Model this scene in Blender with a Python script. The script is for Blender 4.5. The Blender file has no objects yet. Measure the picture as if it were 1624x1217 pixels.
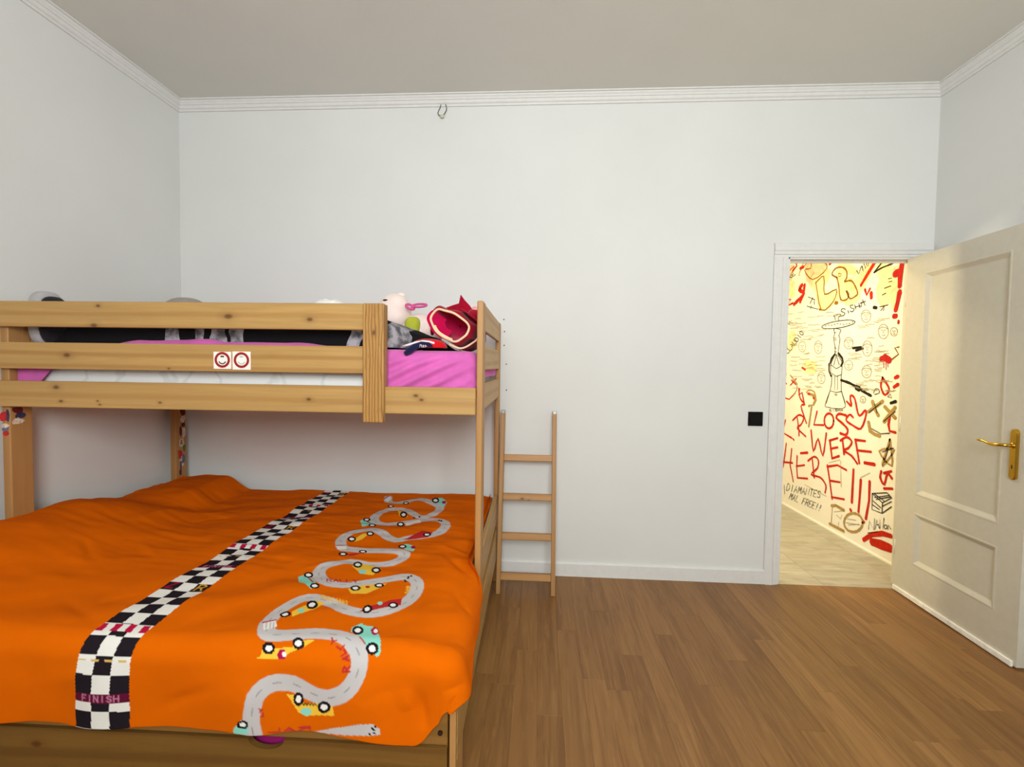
import bpy, bmesh, math, random, json
import numpy as np
from mathutils import Vector, Matrix

sc = bpy.context.scene
COL = sc.collection
# ------------------------------------------------------------------ camera
F_PX, YAW, PIT, ROL = 733.3, .0598, .0367, .0138
r0 = Vector((math.cos(YAW), math.sin(YAW), 0)); f0 = Vector((-math.sin(YAW), math.cos(YAW), 0)); up0 = Vector((0, 0, 1))
fw = f0*math.cos(PIT) - up0*math.sin(PIT); u1 = up0*math.cos(PIT) + f0*math.sin(PIT)
rt = r0*math.cos(ROL) + u1*math.sin(ROL); uu = -r0*math.sin(ROL) + u1*math.cos(ROL)
cam = bpy.data.cameras.new('camera'); cam.sensor_width = 36; cam.lens = F_PX*36/1624; cam.clip_start = .02
co = bpy.data.objects.new('camera', cam); COL.objects.link(co)
M = Matrix((rt, uu, -fw)).transposed().to_4x4(); M.translation = (0, -2.922, 1.328)
co.matrix_world = M; sc.camera = co
# ------------------------------------------------------------------ world, lights, exposure
w = bpy.data.worlds.new('world'); sc.world = w; w.use_nodes = True
w.node_tree.nodes['Background'].inputs[0].default_value = (.80, .88, 1, 1)
w.node_tree.nodes['Background'].inputs[1].default_value = 1.0
def area(name, loc, rot, sx, sy, power, color):
    l = bpy.data.lights.new(name, 'AREA'); l.shape = 'RECTANGLE'; l.size = sx; l.size_y = sy; l.energy = power; l.color = color
    o = bpy.data.objects.new(name, l); COL.objects.link(o); o.location = loc; o.rotation_euler = rot
    return o
# daylight entering by the tall window behind the camera
area('window_daylight', (.25, -4.14, 2.16), (math.radians(101), 0, 0), 1.4, 1.2, 82, (.965, 1.0, .985))
# the warm ceiling light of the hall, and the lit room further down the hall
area('hall_ceiling_light', (1.15, 1.0, 2.66), (0, 0, 0), .5, .5, 15, (1, .82, .48))
area('hall_side_room_light', (.38, .80, 1.90), (math.radians(90), 0, math.radians(-90)), .16, .5, 21, (1, .85, .53))
sc.view_settings.view_transform = 'Standard'; sc.view_settings.look = 'None'
sc.view_settings.exposure = .52; sc.view_settings.gamma = 1; sc.view_settings.use_curve_mapping = False
sc.cycles.max_bounces = 10; sc.cycles.diffuse_bounces = 6
sc.cycles.use_denoising = True

# ------------------------------------------------------------------ helpers
def lin(c):
    f = lambda v: v/12.92 if v <= .04045 else ((v+.055)/1.055)**2.4
    return tuple(f(v/255) for v in c)
def rgba(c): return lin(c) + (1,)
class NT:
    def __init__(s, name, rough=.6, spec=.3, metal=0.0):
        s.m = bpy.data.materials.new(name); s.m.use_nodes = True; s.t = s.m.node_tree; s.b = s.t.nodes['Principled BSDF']
        s.b.inputs['Roughness'].default_value = rough; s.b.inputs['Specular IOR Level'].default_value = spec; s.b.inputs['Metallic'].default_value = metal
    def n(s, kind, **kw):
        x = s.t.nodes.new(kind)
        for k, v in kw.items():
            if k.startswith('i_'): x.inputs[k[2:].replace('_', ' ')].default_value = v
            else: setattr(x, k, v)
        return x
    def l(s, a, b): s.t.links.new(a, b)
    def coord(s, which='Object', scale=(1, 1, 1), loc=(0, 0, 0), rot=(0, 0, 0)):
        c = s.n('ShaderNodeTexCoord'); m = s.n('ShaderNodeMapping'); m.inputs['Scale'].default_value = scale; m.inputs['Location'].default_value = loc; m.inputs['Rotation'].default_value = rot
        s.l(c.outputs[which], m.inputs[0]); return m.outputs[0]
    def noise(s, vec, scale, detail=4, rough=.55, dist=0):
        x = s.n('ShaderNodeTexNoise'); x.inputs['Scale'].default_value = scale; x.inputs['Detail'].default_value = detail; x.inputs['Roughness'].default_value = rough; x.inputs['Distortion'].default_value = dist
        s.l(vec, x.inputs['Vector']); return x.outputs['Fac']
    def ramp(s, fac, stops):
        x = s.n('ShaderNodeValToRGB'); e = x.color_ramp.elements
        while len(e) < len(stops): e.new(.5)
        for el, (p, c) in zip(e, stops): el.position = p; el.color = c if len(c) == 4 else rgba(c)
        s.l(fac, x.inputs[0]); return x.outputs[0]
    def mix(s, fac, a, b, mode='MIX'):
        x = s.n('ShaderNodeMix', data_type='RGBA', blend_type=mode)
        for sock, v in ((x.inputs[0], fac), (x.inputs[6], a), (x.inputs[7], b)):
            if isinstance(v, bpy.types.NodeSocket): s.l(v, sock)
            else: sock.default_value = v
        return x.outputs[2]
    def math(s, op, a, b=0.0, c=0.0):
        x = s.n('ShaderNodeMath', operation=op)
        for k, v in enumerate((a, b, c)):
            if isinstance(v, bpy.types.NodeSocket): s.l(v, x.inputs[k])
            else: x.inputs[k].default_value = v
        return x.outputs[0]
    def bump(s, h, strength=.2, dist=.01):
        x = s.n('ShaderNodeBump'); x.inputs['Strength'].default_value = strength; x.inputs['Distance'].default_value = dist
        s.l(h, x.inputs['Height']); s.l(x.outputs[0], s.b.inputs['Normal'])
    def color(s, c):
        if isinstance(c, bpy.types.NodeSocket): s.l(c, s.b.inputs['Base Color'])
        else: s.b.inputs['Base Color'].default_value = rgba(c)
        return s
def plain(name, c, rough=.6, spec=.3, metal=0.0, var=.05, vs=30):
    t = NT(name, rough, spec, metal); f = t.noise(t.coord(), vs, 3)
    d = tuple(max(0, v*(1-var)) for v in c); e = tuple(min(255, v*(1+var)) for v in c)
    t.color(t.ramp(f, [(.3, d), (.7, e)])); return t.m
def fabric(name, c, var=.06, weave=900, rough=.95, lump=.0):
    t = NT(name, rough, .1); v = t.coord(); f = t.noise(v, 12, 4)
    d = tuple(max(0, x*(1-var)) for x in c); e = tuple(min(255, x*(1+var)) for x in c)
    t.color(t.ramp(f, [(.3, d), (.7, e)])); t.b.inputs['Sheen Weight'].default_value = .15
    t.bump(t.noise(v, weave, 2), .15, .002); return t.m
def wall_paint(name, c, tex=1.0):
    t = NT(name, .85, .2); v = t.coord(); f = t.noise(v, 1.3, 3)
    t.color(t.ramp(f, [(.3, tuple(x*.985 for x in c)), (.7, tuple(min(255, x*1.01) for x in c))]))
    t.bump(t.noise(v, 260, 3, .6), .10*tex, .002); return t.m
def pine(name, axis, tone=(216, 170, 104), knots=(), bold=1.0, dark=(150, 104, 50), seed=0, wave=.55, stretch=.55):
    """pine board, grain along axis; knots = ((a, b, radius), ...) in the two axes of the broad face"""
    t = NT(name, .48, .35); sc3 = {'x': (stretch, 9, 9), 'y': (9, stretch, 9), 'z': (9, 9, stretch)}[axis]
    v = t.coord(scale=sc3, loc=(seed*1.7, seed*2.3, seed*.9))
    a = t.noise(v, 2.2, 5, .6, 1.6); b = t.noise(v, 11, 3, .6, .5)
    w_ = t.n('ShaderNodeTexWave', wave_type='BANDS', bands_direction='Z' if axis != 'z' else 'X'); w_.inputs['Scale'].default_value = wave; w_.inputs['Distortion'].default_value = 7; w_.inputs['Detail'].default_value = 2; w_.inputs['Detail Scale'].default_value = .7
    t.l(v, w_.inputs['Vector'])
    base = t.ramp(a, [(.25, tuple(x*.93 for x in tone)), (.55, tone), (.8, tuple(min(255, x*1.06) for x in tone))])
    c = t.mix(t.math('MULTIPLY', t.ramp(w_.outputs['Fac'], [(.55, (0, 0, 0, 1)), (.95, (1, 1, 1, 1))]), .42*bold), base, rgba(dark))
    c = t.mix(t.math('MULTIPLY', t.ramp(b, [(.55, (0, 0, 0, 1)), (.8, (1, 1, 1, 1))]), .3*bold), c, rgba(dark))
    if knots:
        ia, ib = {'x': (0, 2), 'y': (1, 2), 'z': (2, 0)}[axis]
        cc = t.n('ShaderNodeTexCoord'); sp = t.n('ShaderNodeSeparateXYZ'); t.l(cc.outputs['Object'], sp.inputs[0])
        for ka, kb, kr in knots:
            da = t.math('MULTIPLY', t.math('SUBTRACT', sp.outputs[ia], ka), .6); db = t.math('SUBTRACT', sp.outputs[ib], kb)
            d = t.math('SQRT', t.math('ADD', t.math('MULTIPLY', da, da), t.math('MULTIPLY', db, db)))
            d = t.math('ADD', d, t.math('MULTIPLY', t.math('SUBTRACT', a, .5), kr*.5))
            g = t.ramp(t.math('DIVIDE', d, kr*3), [(.0, (.9, .9, .9, 1)), (.20, (.75, .75, .75, 1)), (.36, (.22, .22, .22, 1)), (.6, (.10, .10, .10, 1)), (1, (0, 0, 0, 1))])
            c = t.mix(g, c, rgba((86, 46, 16)))
    t.color(c); t.bump(b, .06, .004); return t.m

def link(name, me, mat=None, parent=None):
    o = bpy.data.objects.new(name, me); COL.objects.link(o)
    if mat is not None:
        me.materials.clear(); me.materials.append(mat)
    if parent is not None: o.parent = parent
    return o
def empty(name, loc=(0, 0, 0), rz=0.0, parent=None):
    o = bpy.data.objects.new(name, None); COL.objects.link(o); o.location = loc; o.rotation_euler = (0, 0, rz); o.empty_display_size = .1
    if parent is not None: o.parent = parent
    return o
def tag(o, label, cat, group=None):
    o['label'] = label; o['category'] = cat
    if group: o['group'] = group
    return o
def struct(o, label=None):
    o['kind'] = 'structure'
    if label: o['label'] = label
    return o
def bm_mesh(bm, name, smooth=False):
    me = bpy.data.meshes.new(name); bm.to_mesh(me); bm.free()
    if smooth:
        for p in me.polygons: p.use_smooth = True
    return me
def add_box(bm, a, b, bev=0.0, seg=2):
    tb = bmesh.new(); bmesh.ops.create_cube(tb, size=1)
    for v in tb.verts: v.co = Vector([(a[i]+b[i])/2 + v.co[i]*abs(b[i]-a[i]) for i in range(3)])
    if bev: bmesh.ops.bevel(tb, geom=tb.edges[:], offset=bev, segments=seg, affect='EDGES', profile=.5)
    tm = bpy.data.meshes.new('t'); tb.to_mesh(tm); tb.free(); bm.from_mesh(tm); bpy.data.meshes.remove(tm)
def box(name, a, b, mat, parent=None, bev=0.0, seg=2):
    bm = bmesh.new(); add_box(bm, a, b, bev, seg); return link(name, bm_mesh(bm, name), mat, parent)
def add_tube(bm, pts, rad, seg=8, cap=True, closed=False):
    pts = [Vector(p) for p in pts]; n = len(pts); rings = []; prev = None
    for i, p in enumerate(pts):
        if closed: d = (pts[(i+1) % n]-pts[i-1]).normalized()
        else: d = (pts[min(i+1, n-1)]-pts[max(i-1, 0)]).normalized()
        if prev is None: x = d.orthogonal().normalized()
        else: x = (prev - d*prev.dot(d)).normalized()
        prev = x; y = d.cross(x); r = rad[i] if hasattr(rad, '__len__') else rad
        rings.append([bm.verts.new(p + x*r*math.cos(2*math.pi*k/seg) + y*r*math.sin(2*math.pi*k/seg)) for k in range(seg)])
    for i in range(n if closed else n-1):
        A, B = rings[i], rings[(i+1) % n]
        for k in range(seg): bm.faces.new((A[k], A[(k+1) % seg], B[(k+1) % seg], B[k]))
    if cap and not closed: bm.faces.new(rings[0][::-1]); bm.faces.new(rings[-1])
def tube(name, pts, rad, mat, parent=None, seg=8, closed=False):
    bm = bmesh.new(); add_tube(bm, pts, rad, seg, True, closed); bmesh.ops.recalc_face_normals(bm, faces=bm.faces[:])
    return link(name, bm_mesh(bm, name, True), mat, parent)
def prism(name, poly, axis, a, b, mat, parent=None):
    """extrude a 2D polygon along axis from a to b"""
    bm = bmesh.new(); mk = {'x': lambda p, t: (t, p[0], p[1]), 'y': lambda p, t: (p[0], t, p[1]), 'z': lambda p, t: (p[0], p[1], t)}[axis]
    A = [bm.verts.new(mk(p, a)) for p in poly]; B = [bm.verts.new(mk(p, b)) for p in poly]; n = len(poly)
    bm.faces.new(A); bm.faces.new(B[::-1])
    for i in range(n): bm.faces.new((A[i], B[i], B[(i+1) % n], A[(i+1) % n]))
    bmesh.ops.recalc_face_normals(bm, faces=bm.faces[:]); return link(name, bm_mesh(bm, name), mat, parent)
def grid_mesh(name, P, cols=None, closed_u=False):
    """P: (n, m, 3) array -> smooth quad mesh; optional per-vertex colours (linear rgb)"""
    n, m = P.shape[:2]; idx = np.arange(n*m).reshape(n, m)
    if closed_u: idx = np.vstack([idx, idx[:1]])
    q = np.stack([idx[:-1, :-1], idx[1:, :-1], idx[1:, 1:], idx[:-1, 1:]], -1).reshape(-1, 4)
    me = bpy.data.meshes.new(name); me.vertices.add(n*m); me.vertices.foreach_set('co', P.reshape(-1).astype(np.float32))
    me.loops.add(q.size); me.loops.foreach_set('vertex_index', q.reshape(-1).astype(np.int32))
    me.polygons.add(len(q)); me.polygons.foreach_set('loop_start', (np.arange(len(q))*4).astype(np.int32))
    me.polygons.foreach_set('use_smooth', np.ones(len(q), dtype=bool))
    if cols is not None:
        ca = me.color_attributes.new('print', 'FLOAT_COLOR', 'POINT')
        ca.data.foreach_set('color', np.concatenate([cols, np.ones((n*m, 1))], 1).astype(np.float32).reshape(-1))
    me.update(calc_edges=True); me.validate(); return me
def blob(name, c, r, mat, parent=None, e=1.0, nu=40, nv=24, fn=None):
    """superellipsoid; e<1 boxier; fn(P) may push points about"""
    u = np.linspace(0, 2*np.pi, nu, endpoint=False)[:, None]; v = np.linspace(-np.pi/2, np.pi/2, nv)[None, :]
    s = lambda x: np.sign(x)*np.abs(x)**e
    P = np.stack([s(np.cos(v))*s(np.cos(u)), s(np.cos(v))*s(np.sin(u)), s(np.sin(v))*np.ones_like(u)], -1)*np.array(r)
    if fn is not None: P = fn(P)
    return link(name, grid_mesh(name, P + np.array(c), closed_u=True), mat, parent)

# ================================================================== THE SETTING
XL, XR, H, YF = -2.362, 2.3265, 3.0, -4.2
DL, DR, DH, WT, HX = 1.49, 2.240, 2.012, .075, 2.43
rng = random.Random(7)
M_wall = wall_paint('white_wall_paint', (216, 217, 215)); M_ceil = wall_paint('ceiling_paint', (214, 213, 206), .5)
M_trim = plain('white_trim_paint', (218, 218, 216), .5, .35, 0, .012); M_gloss = plain('white_door_enamel', (212, 209, 200), .30, .45, 0, .012)
M_leaf = plain('cream_door_enamel', (198, 193, 178), .30, .45, 0, .012)
M_hallwall = wall_paint('hall_wall_paint', (240, 236, 224), .5)

def poly_wall(name, quads, mat):
    bm = bmesh.new()
    for a, b in quads: add_box(bm, a, b)
    return struct(link(name, bm_mesh(bm, name), mat))
wall_back = poly_wall('wall_back', [((XL-.1, 0, -.02), (DL, WT, H+.05)), ((DL, 0, DH), (DR, WT, H+.05)), ((DR, 0, -.02), (XR+.1, WT, H+.05))], M_wall)
wall_left = poly_wall('wall_left', [((XL-.1, YF, -.02), (XL, 0, H+.05))], M_wall)
wall_right = poly_wall('wall_right', [((XR, YF, -.02), (XR+.1, 0, H+.05))], M_wall)
ceiling = poly_wall('ceiling', [((XL, YF, H), (XR, 0, H+.05))], M_ceil)
wx0, wx1, wz0, wz1 = -.5, 1.0, 1.5, 2.8
poly_wall('wall_front', [((XL-.1, YF-.1, -.02), (wx0, YF, H+.05)), ((wx1, YF-.1, -.02), (XR+.1, YF, H+.05)), ((wx0, YF-.1, -.02), (wx1, YF, wz0)), ((wx0, YF-.1, wz1), (wx1, YF, H+.05))], M_wall)
win = struct(empty('window_1', (0, YF-.05, wz0)))
for nm, a, b in (('window_frame', (wx0, -.025, 0), (wx0+.05, .025, wz1-wz0)), ('window_frame', (wx1-.05, -.025, 0), (wx1, .025, wz1-wz0)), ('window_frame', (wx0+.05, -.025, 0), (wx1-.05, .025, .05)), ('window_frame', (wx0+.05, -.025, wz1-wz0-.05), (wx1-.05, .025, wz1-wz0)), ('window_mullion', (.22, -.02, .05), (.28, .02, wz1-wz0-.05))):
    box(nm, a, b, M_trim, win, .004)

# nail holes left in the plaster next to the bed end
M_hole = plain('nail_hole_dark', (70, 62, 54), .9)
for x, z in ((-.232, 1.624), (-.227, 1.548), (-.228, 1.461), (-.213, 1.342), (-.210, 1.178)):
    bm = bmesh.new(); bmesh.ops.create_cone(bm, cap_ends=True, segments=10, radius1=.0045, radius2=.003, depth=.0016, matrix=Matrix.Translation((x, -.0006, z)) @ Matrix.Rotation(math.pi/2, 4, 'X'))
    link('nail_hole', bm_mesh(bm, 'nail_hole'), M_hole, wall_back)

# cornice, four runs with mitred corners
PROF = [(0, 2.944), (.010, 2.944), (.014, 2.953), (.019, 2.956), (.022, 2.957), (.026, 2.963), (.030, 2.971), (.036, 2.973), (.040, 2.980), (.048, 2.987), (.050, 2.992), (.062, 2.993), (.062, 3.0), (0, 3.0)]
def cornice(name, mk, e0, e1):
    bm = bmesh.new(); A = [bm.verts.new(mk(p, z, e0+p)) for p, z in PROF]; B = [bm.verts.new(mk(p, z, e1-p)) for p, z in PROF]; n = len(PROF)
    for i in range(n-1): bm.faces.new((A[i], B[i], B[i+1], A[i+1]))
    bm.faces.new(A); bm.faces.new(B[::-1]); bmesh.ops.recalc_face_normals(bm, faces=bm.faces[:])
    struct(link(name, bm_mesh(bm, name), M_trim))
cornice('trim_1', lambda p, z, t: (t, -p, z), XL, XR)
cornice('trim_2', lambda p, z, t: (XL+p, t, z), YF, 0)
cornice('trim_3', lambda p, z, t: (XR-p, t, z), YF, 0)
# skirting boards with a rounded top
SK = [(0, 0), (-.014, 0), (-.014, .080), (-.011, .088), (-.004, .092), (0, .092)]
struct(prism('baseboard_back', SK, 'x', XL, 1.4175, M_trim))
struct(prism('baseboard_left', [(XL-p, z) for p, z in SK], 'y', YF, -.014, M_trim))
struct(prism('baseboard_right', [(XR+p, z) for p, z in SK], 'y', YF, -.014, M_trim))

# floor: slab plus every strip of the laminate
t = NT('laminate_strip', .42, .4); v = t.coord(scale=(14, .9, 14)); oi = t.n('ShaderNodeObjectInfo')
ad = t.n('ShaderNodeVectorMath', operation='MULTIPLY_ADD'); cmb = t.n('ShaderNodeCombineXYZ')
t.l(oi.outputs['Random'], cmb.inputs[0]); t.l(oi.outputs['Random'], cmb.inputs[1]); t.l(cmb.outputs[0], ad.inputs[0]); ad.inputs[1].default_value = (37, 91, 0); t.l(v, ad.inputs[2])
g1 = t.noise(ad.outputs[0], 1.0, 6, .66, 1.8); g2 = t.noise(ad.outputs[0], 4.0, 5, .65, .9)
base = t.ramp(oi.outputs['Random'], [(0, (124, 84, 40)), (.3, (140, 98, 50)), (.55, (131, 90, 44)), (.8, (147, 104, 55)), (1, (156, 112, 62))])
c = t.mix(t.math('MULTIPLY', t.ramp(g1, [(.44, (0, 0, 0, 1)), (.64, (1, 1, 1, 1))]), .62), base, rgba((104, 66, 28)))
c = t.mix(t.math('MULTIPLY', t.ramp(g2, [(.5, (0, 0, 0, 1)), (.68, (1, 1, 1, 1))]), .38), c, rgba((162, 120, 70)))
t.color(c); t.bump(g2, .05, .002); M_floor = t.m
floor = struct(box('floor', (XL, YF, -.03), (XR, 0, -.0035), M_floor))
PW = .0965; lens = [.42, .62, .8, .98, 1.2]; pm = {}
for L_ in lens:
    bm = bmesh.new(); hw = PW/2-.0001; hl = L_/2-.0001; ch = .0004
    lo = [bm.verts.new((x*hw, y*hl, -.0035)) for x, y in ((-1, -1), (1, -1), (1, 1), (-1, 1))]
    md = [bm.verts.new((x*hw, y*hl, -ch)) for x, y in ((-1, -1), (1, -1), (1, 1), (-1, 1))]
    tp = [bm.verts.new((x*(hw-ch), y*(hl-ch), 0)) for x, y in ((-1, -1), (1, -1), (1, 1), (-1, 1))]
    for A, B in ((lo, md), (md, tp)):
        for i in range(4): bm.faces.new((A[i], A[(i+1) % 4], B[(i+1) % 4], B[i]))
    bm.faces.new(tp); pm[L_] = bm_mesh(bm, 'plank'); pm[L_].materials.append(M_floor)
ncol = int((XR-XL)/PW)+1
for i in range(ncol):
    x = XR - PW*(i+.5)
    if x-PW/2 < XL-.03: break
    y = -.0
    first = True
    while y > YF:
        room = y-YF; cand = [l for l in lens if l <= room+.02]
        if not cand: break
        L_ = rng.choice(cand)
        if x < -1.0 and 1.2 in cand: L_ = 1.2
        if first: L_ = lens[i*3 % 5]; first = False
        o = bpy.data.objects.new('plank', pm[L_]); COL.objects.link(o); o.parent = floor; o.location = (x, y-L_/2, 0); y -= L_

# door casing: stepped architrave, lining
cs = empty('trim_4', (0, 0, 0)); struct(cs)
def arch(poly, axis, a, b): prism('architrave', poly, axis, a, b, M_trim, cs)
ap = [(0, 0), (0, -.012), (.010, -.018), (.045, -.020), (.052, -.015), (.068, -.015), (.072, -.009), (.085, -.009), (.085, 0)]  # outer -> inner
arch([(1.405+p, y) for p, y in ap], 'z', 0, DH)
arch([(2.307-p, y) for p, y in ap], 'z', 0, DH)
arch([(y, 2.097-p) for p, y in ap], 'x', 1.405, 2.307)
box('lining', (DL, -.004, 0), (DL+.012, WT+.01, DH), M_trim, cs, .002); box('lining', (DR-.012, -.004, 0), (DR, WT+.01, DH), M_gloss, cs, .002); box('lining', (DL, -.004, DH-.012), (DR, WT+.01, DH), M_trim, cs, .002)
box('door_stop', (DL+.012, .04, 0), (DL+.024, .055, DH-.012), M_trim, cs, .001); box('door_stop', (DL+.012, .04, DH-.024), (DR-.012, .055, DH-.012), M_trim, cs, .001)

# door leaf standing open at a right angle; local s along leaf = -y, visible face at x = 0
door = struct(empty('door_1', (2.1785, -.004, .012), -.0405), 'white two-panel door leaf standing open against the right wall')
LW, LH, LT = .765, 1.99, .036; sA, sB = .135, .648; Z = [0, .20, .505, .608, 1.885, LH]
bm = bmesh.new()
for a, b in (((0, -sA, 0), (LT, 0, LH)), ((0, -LW, 0), (LT, -sB, LH)), ((0, -sB, 0), (LT, -sA, Z[1])), ((0, -sB, Z[2]), (LT, -sA, Z[3])), ((0, -sB, Z[4]), (LT, -sA, LH))): add_box(bm, a, b)
bmesh.ops.remove_doubles(bm, verts=bm.verts[:], dist=.0001)
link('leaf', bm_mesh(bm, 'leaf'), M_leaf, door)
for z0, z1 in ((Z[1], Z[2]), (Z[3], Z[4])):
    box('panel', (.013, -sB, z0), (LT-.013, -sA, z1), M_leaf, door)
    bm = bmesh.new(); rings = []
    for ins, dep in ((0, 0), (.004, -.0015), (.010, -.001), (.028, .011), (.034, .0135)):
        rings.append([bm.verts.new((dep, y, z)) for y, z in ((-sA-ins, z0+ins), (-sB+ins, z0+ins), (-sB+ins, z1-ins), (-sA-ins, z1-ins))])
    for A, B in zip(rings, rings[1:]):
        for i in range(4): bm.faces.new((A[i], A[(i+1) % 4], B[(i+1) % 4], B[i]))
    bmesh.ops.recalc_face_normals(bm, faces=bm.faces[:]); link('panel_moulding', bm_mesh(bm, 'panel_moulding'), M_leaf, door)
box('draught_strip', (-.012, -.752, -.006), (.0, -.006, .022), plain('draught_strip_white', (238, 236, 228), .5), door, .003)
M_brass = plain('polished_brass', (206, 164, 62), .16, .5, 1, .06, 14)
bm = bmesh.new(); prof = []
zc0, zc1, rr = .834+.0175, 1.066-.0175, .0175
for k in range(9): a = math.pi*k/8; prof.append((rr*math.cos(a), zc1+rr*math.sin(a)))
for k in range(9): a = math.pi + math.pi*k/8; prof.append((rr*math.cos(a), zc0+rr*math.sin(a)))
A = [bm.verts.new((0, y, z)) for y, z in prof]; B = [bm.verts.new((-.008, y, z)) for y, z in prof]; C_ = [bm.verts.new((-.012, y*.75, (z-.95)*.965+.95)) for y, z in prof]
for P_, Q_ in ((A, B), (B, C_)):
    for i in range(len(P_)): bm.faces.new((P_[i], P_[(i+1) % len(P_)], Q_[(i+1) % len(P_)], Q_[i]))
bm.faces.new(C_); bmesh.ops.recalc_face_normals(bm, faces=bm.faces[:])
hp = link('door_handle', bm_mesh(bm, 'door_handle'), M_brass, door); hp.location = (0, -.709, 0); hp['label'] = 'polished brass lever handle on a long plate'
tube('lever', [(-.008, 0, .99), (-.03, 0, .99), (-.046, .004, .991), (-.053, .02, .990), (-.054, .045, .986), (-.053, .07, .988), (-.054, .095, .995), (-.055, .115, .997), (-.055, .128, .996)], [.008, .008, .0078, .0078, .0085, .0065, .0055, .0065, .003], M_brass, hp, 12)
tube('rosette', [(-.011, 0, .99), (-.017, 0, .99)], [.014, .011], M_brass, hp, 16)
box('keyhole', (-.0128, -.0022, .885), (-.0115, .0022, .902), plain('keyhole_dark', (25, 20, 12)), hp)
for z in (.25, 1.0, 1.75): tube('hinge', [(.004, .004, z-.045), (.004, .004, z+.045)], .005, M_gloss, door, 10)

# ------------------------------------------------------------------ the hall beyond the door
poly_wall('floor_hall', [((-.6, .0, -.03), (HX, 3.1, -.004))], plain('tile_bed', (150, 140, 120)))
t = NT('hall_tile', .3, .45); v = t.coord(scale=(1.1, 4.5, 1)); oi = t.n('ShaderNodeObjectInfo'); cmb = t.n('ShaderNodeCombineXYZ'); ad = t.n('ShaderNodeVectorMath', operation='MULTIPLY_ADD')
t.l(oi.outputs['Random'], cmb.inputs[0]); t.l(oi.outputs['Random'], cmb.inputs[1]); t.l(cmb.outputs[0], ad.inputs[0]); ad.inputs[1].default_value = (53, 71, 0); t.l(v, ad.inputs[2])
g1 = t.noise(ad.outputs[0], 3.4, 6, .6, 1.2)
t.color(t.ramp(g1, [(.25, (150, 144, 126)), (.48, (172, 166, 148)), (.62, (184, 178, 160)), (.8, (200, 196, 180))])); M_tile = t.m
fh = bpy.data.objects['floor_hall']; tm = {}
xs = [HX, 2.28, 1.78, 1.28, .78, .28, -.22]; ys = [.0, .21, .71, 1.21, 1.71, 2.21, 2.71]
for i in range(len(xs)-1):
    for j in range(len(ys)-1):
        dx, dy = round(xs[i]-xs[i+1], 3), round(ys[j+1]-ys[j], 3)
        if (dx, dy) not in tm:
            bm = bmesh.new(); add_box(bm, (-dx/2+.001, -dy/2+.001, -.004), (dx/2-.001, dy/2-.001, 0), .0008, 1); tm[dx, dy] = bm_mesh(bm, 'tile'); tm[dx, dy].materials.append(M_tile)
        o = bpy.data.objects.new('tile', tm[dx, dy]); COL.objects.link(o); o.parent = fh; o.location = ((xs[i]+xs[i+1])/2, (ys[j]+ys[j+1])/2, .0006)
wall_hall = poly_wall('wall_hall_right', [((HX, WT, -.02), (HX+.1, 3.1, 2.75))], M_hallwall)
poly_wall('wall_hall_far', [((-.7, 3.1, -.02), (HX+.1, 3.2, 2.75))], M_hallwall)
poly_wall('wall_hall_left', [((-.7, WT, -.02), (-.6, 3.1, 2.75))], M_hallwall)
poly_wall('ceiling_hall', [((-.6, WT, 2.7), (HX, 3.1, 2.75))], M_hallwall)
struct(prism('baseboard_hall', [(HX, 0), (HX-.010, 0), (HX-.010, .012), (HX-.004, .018), (HX, .018)], 'y', WT, 3.1, M_hallwall))

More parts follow.
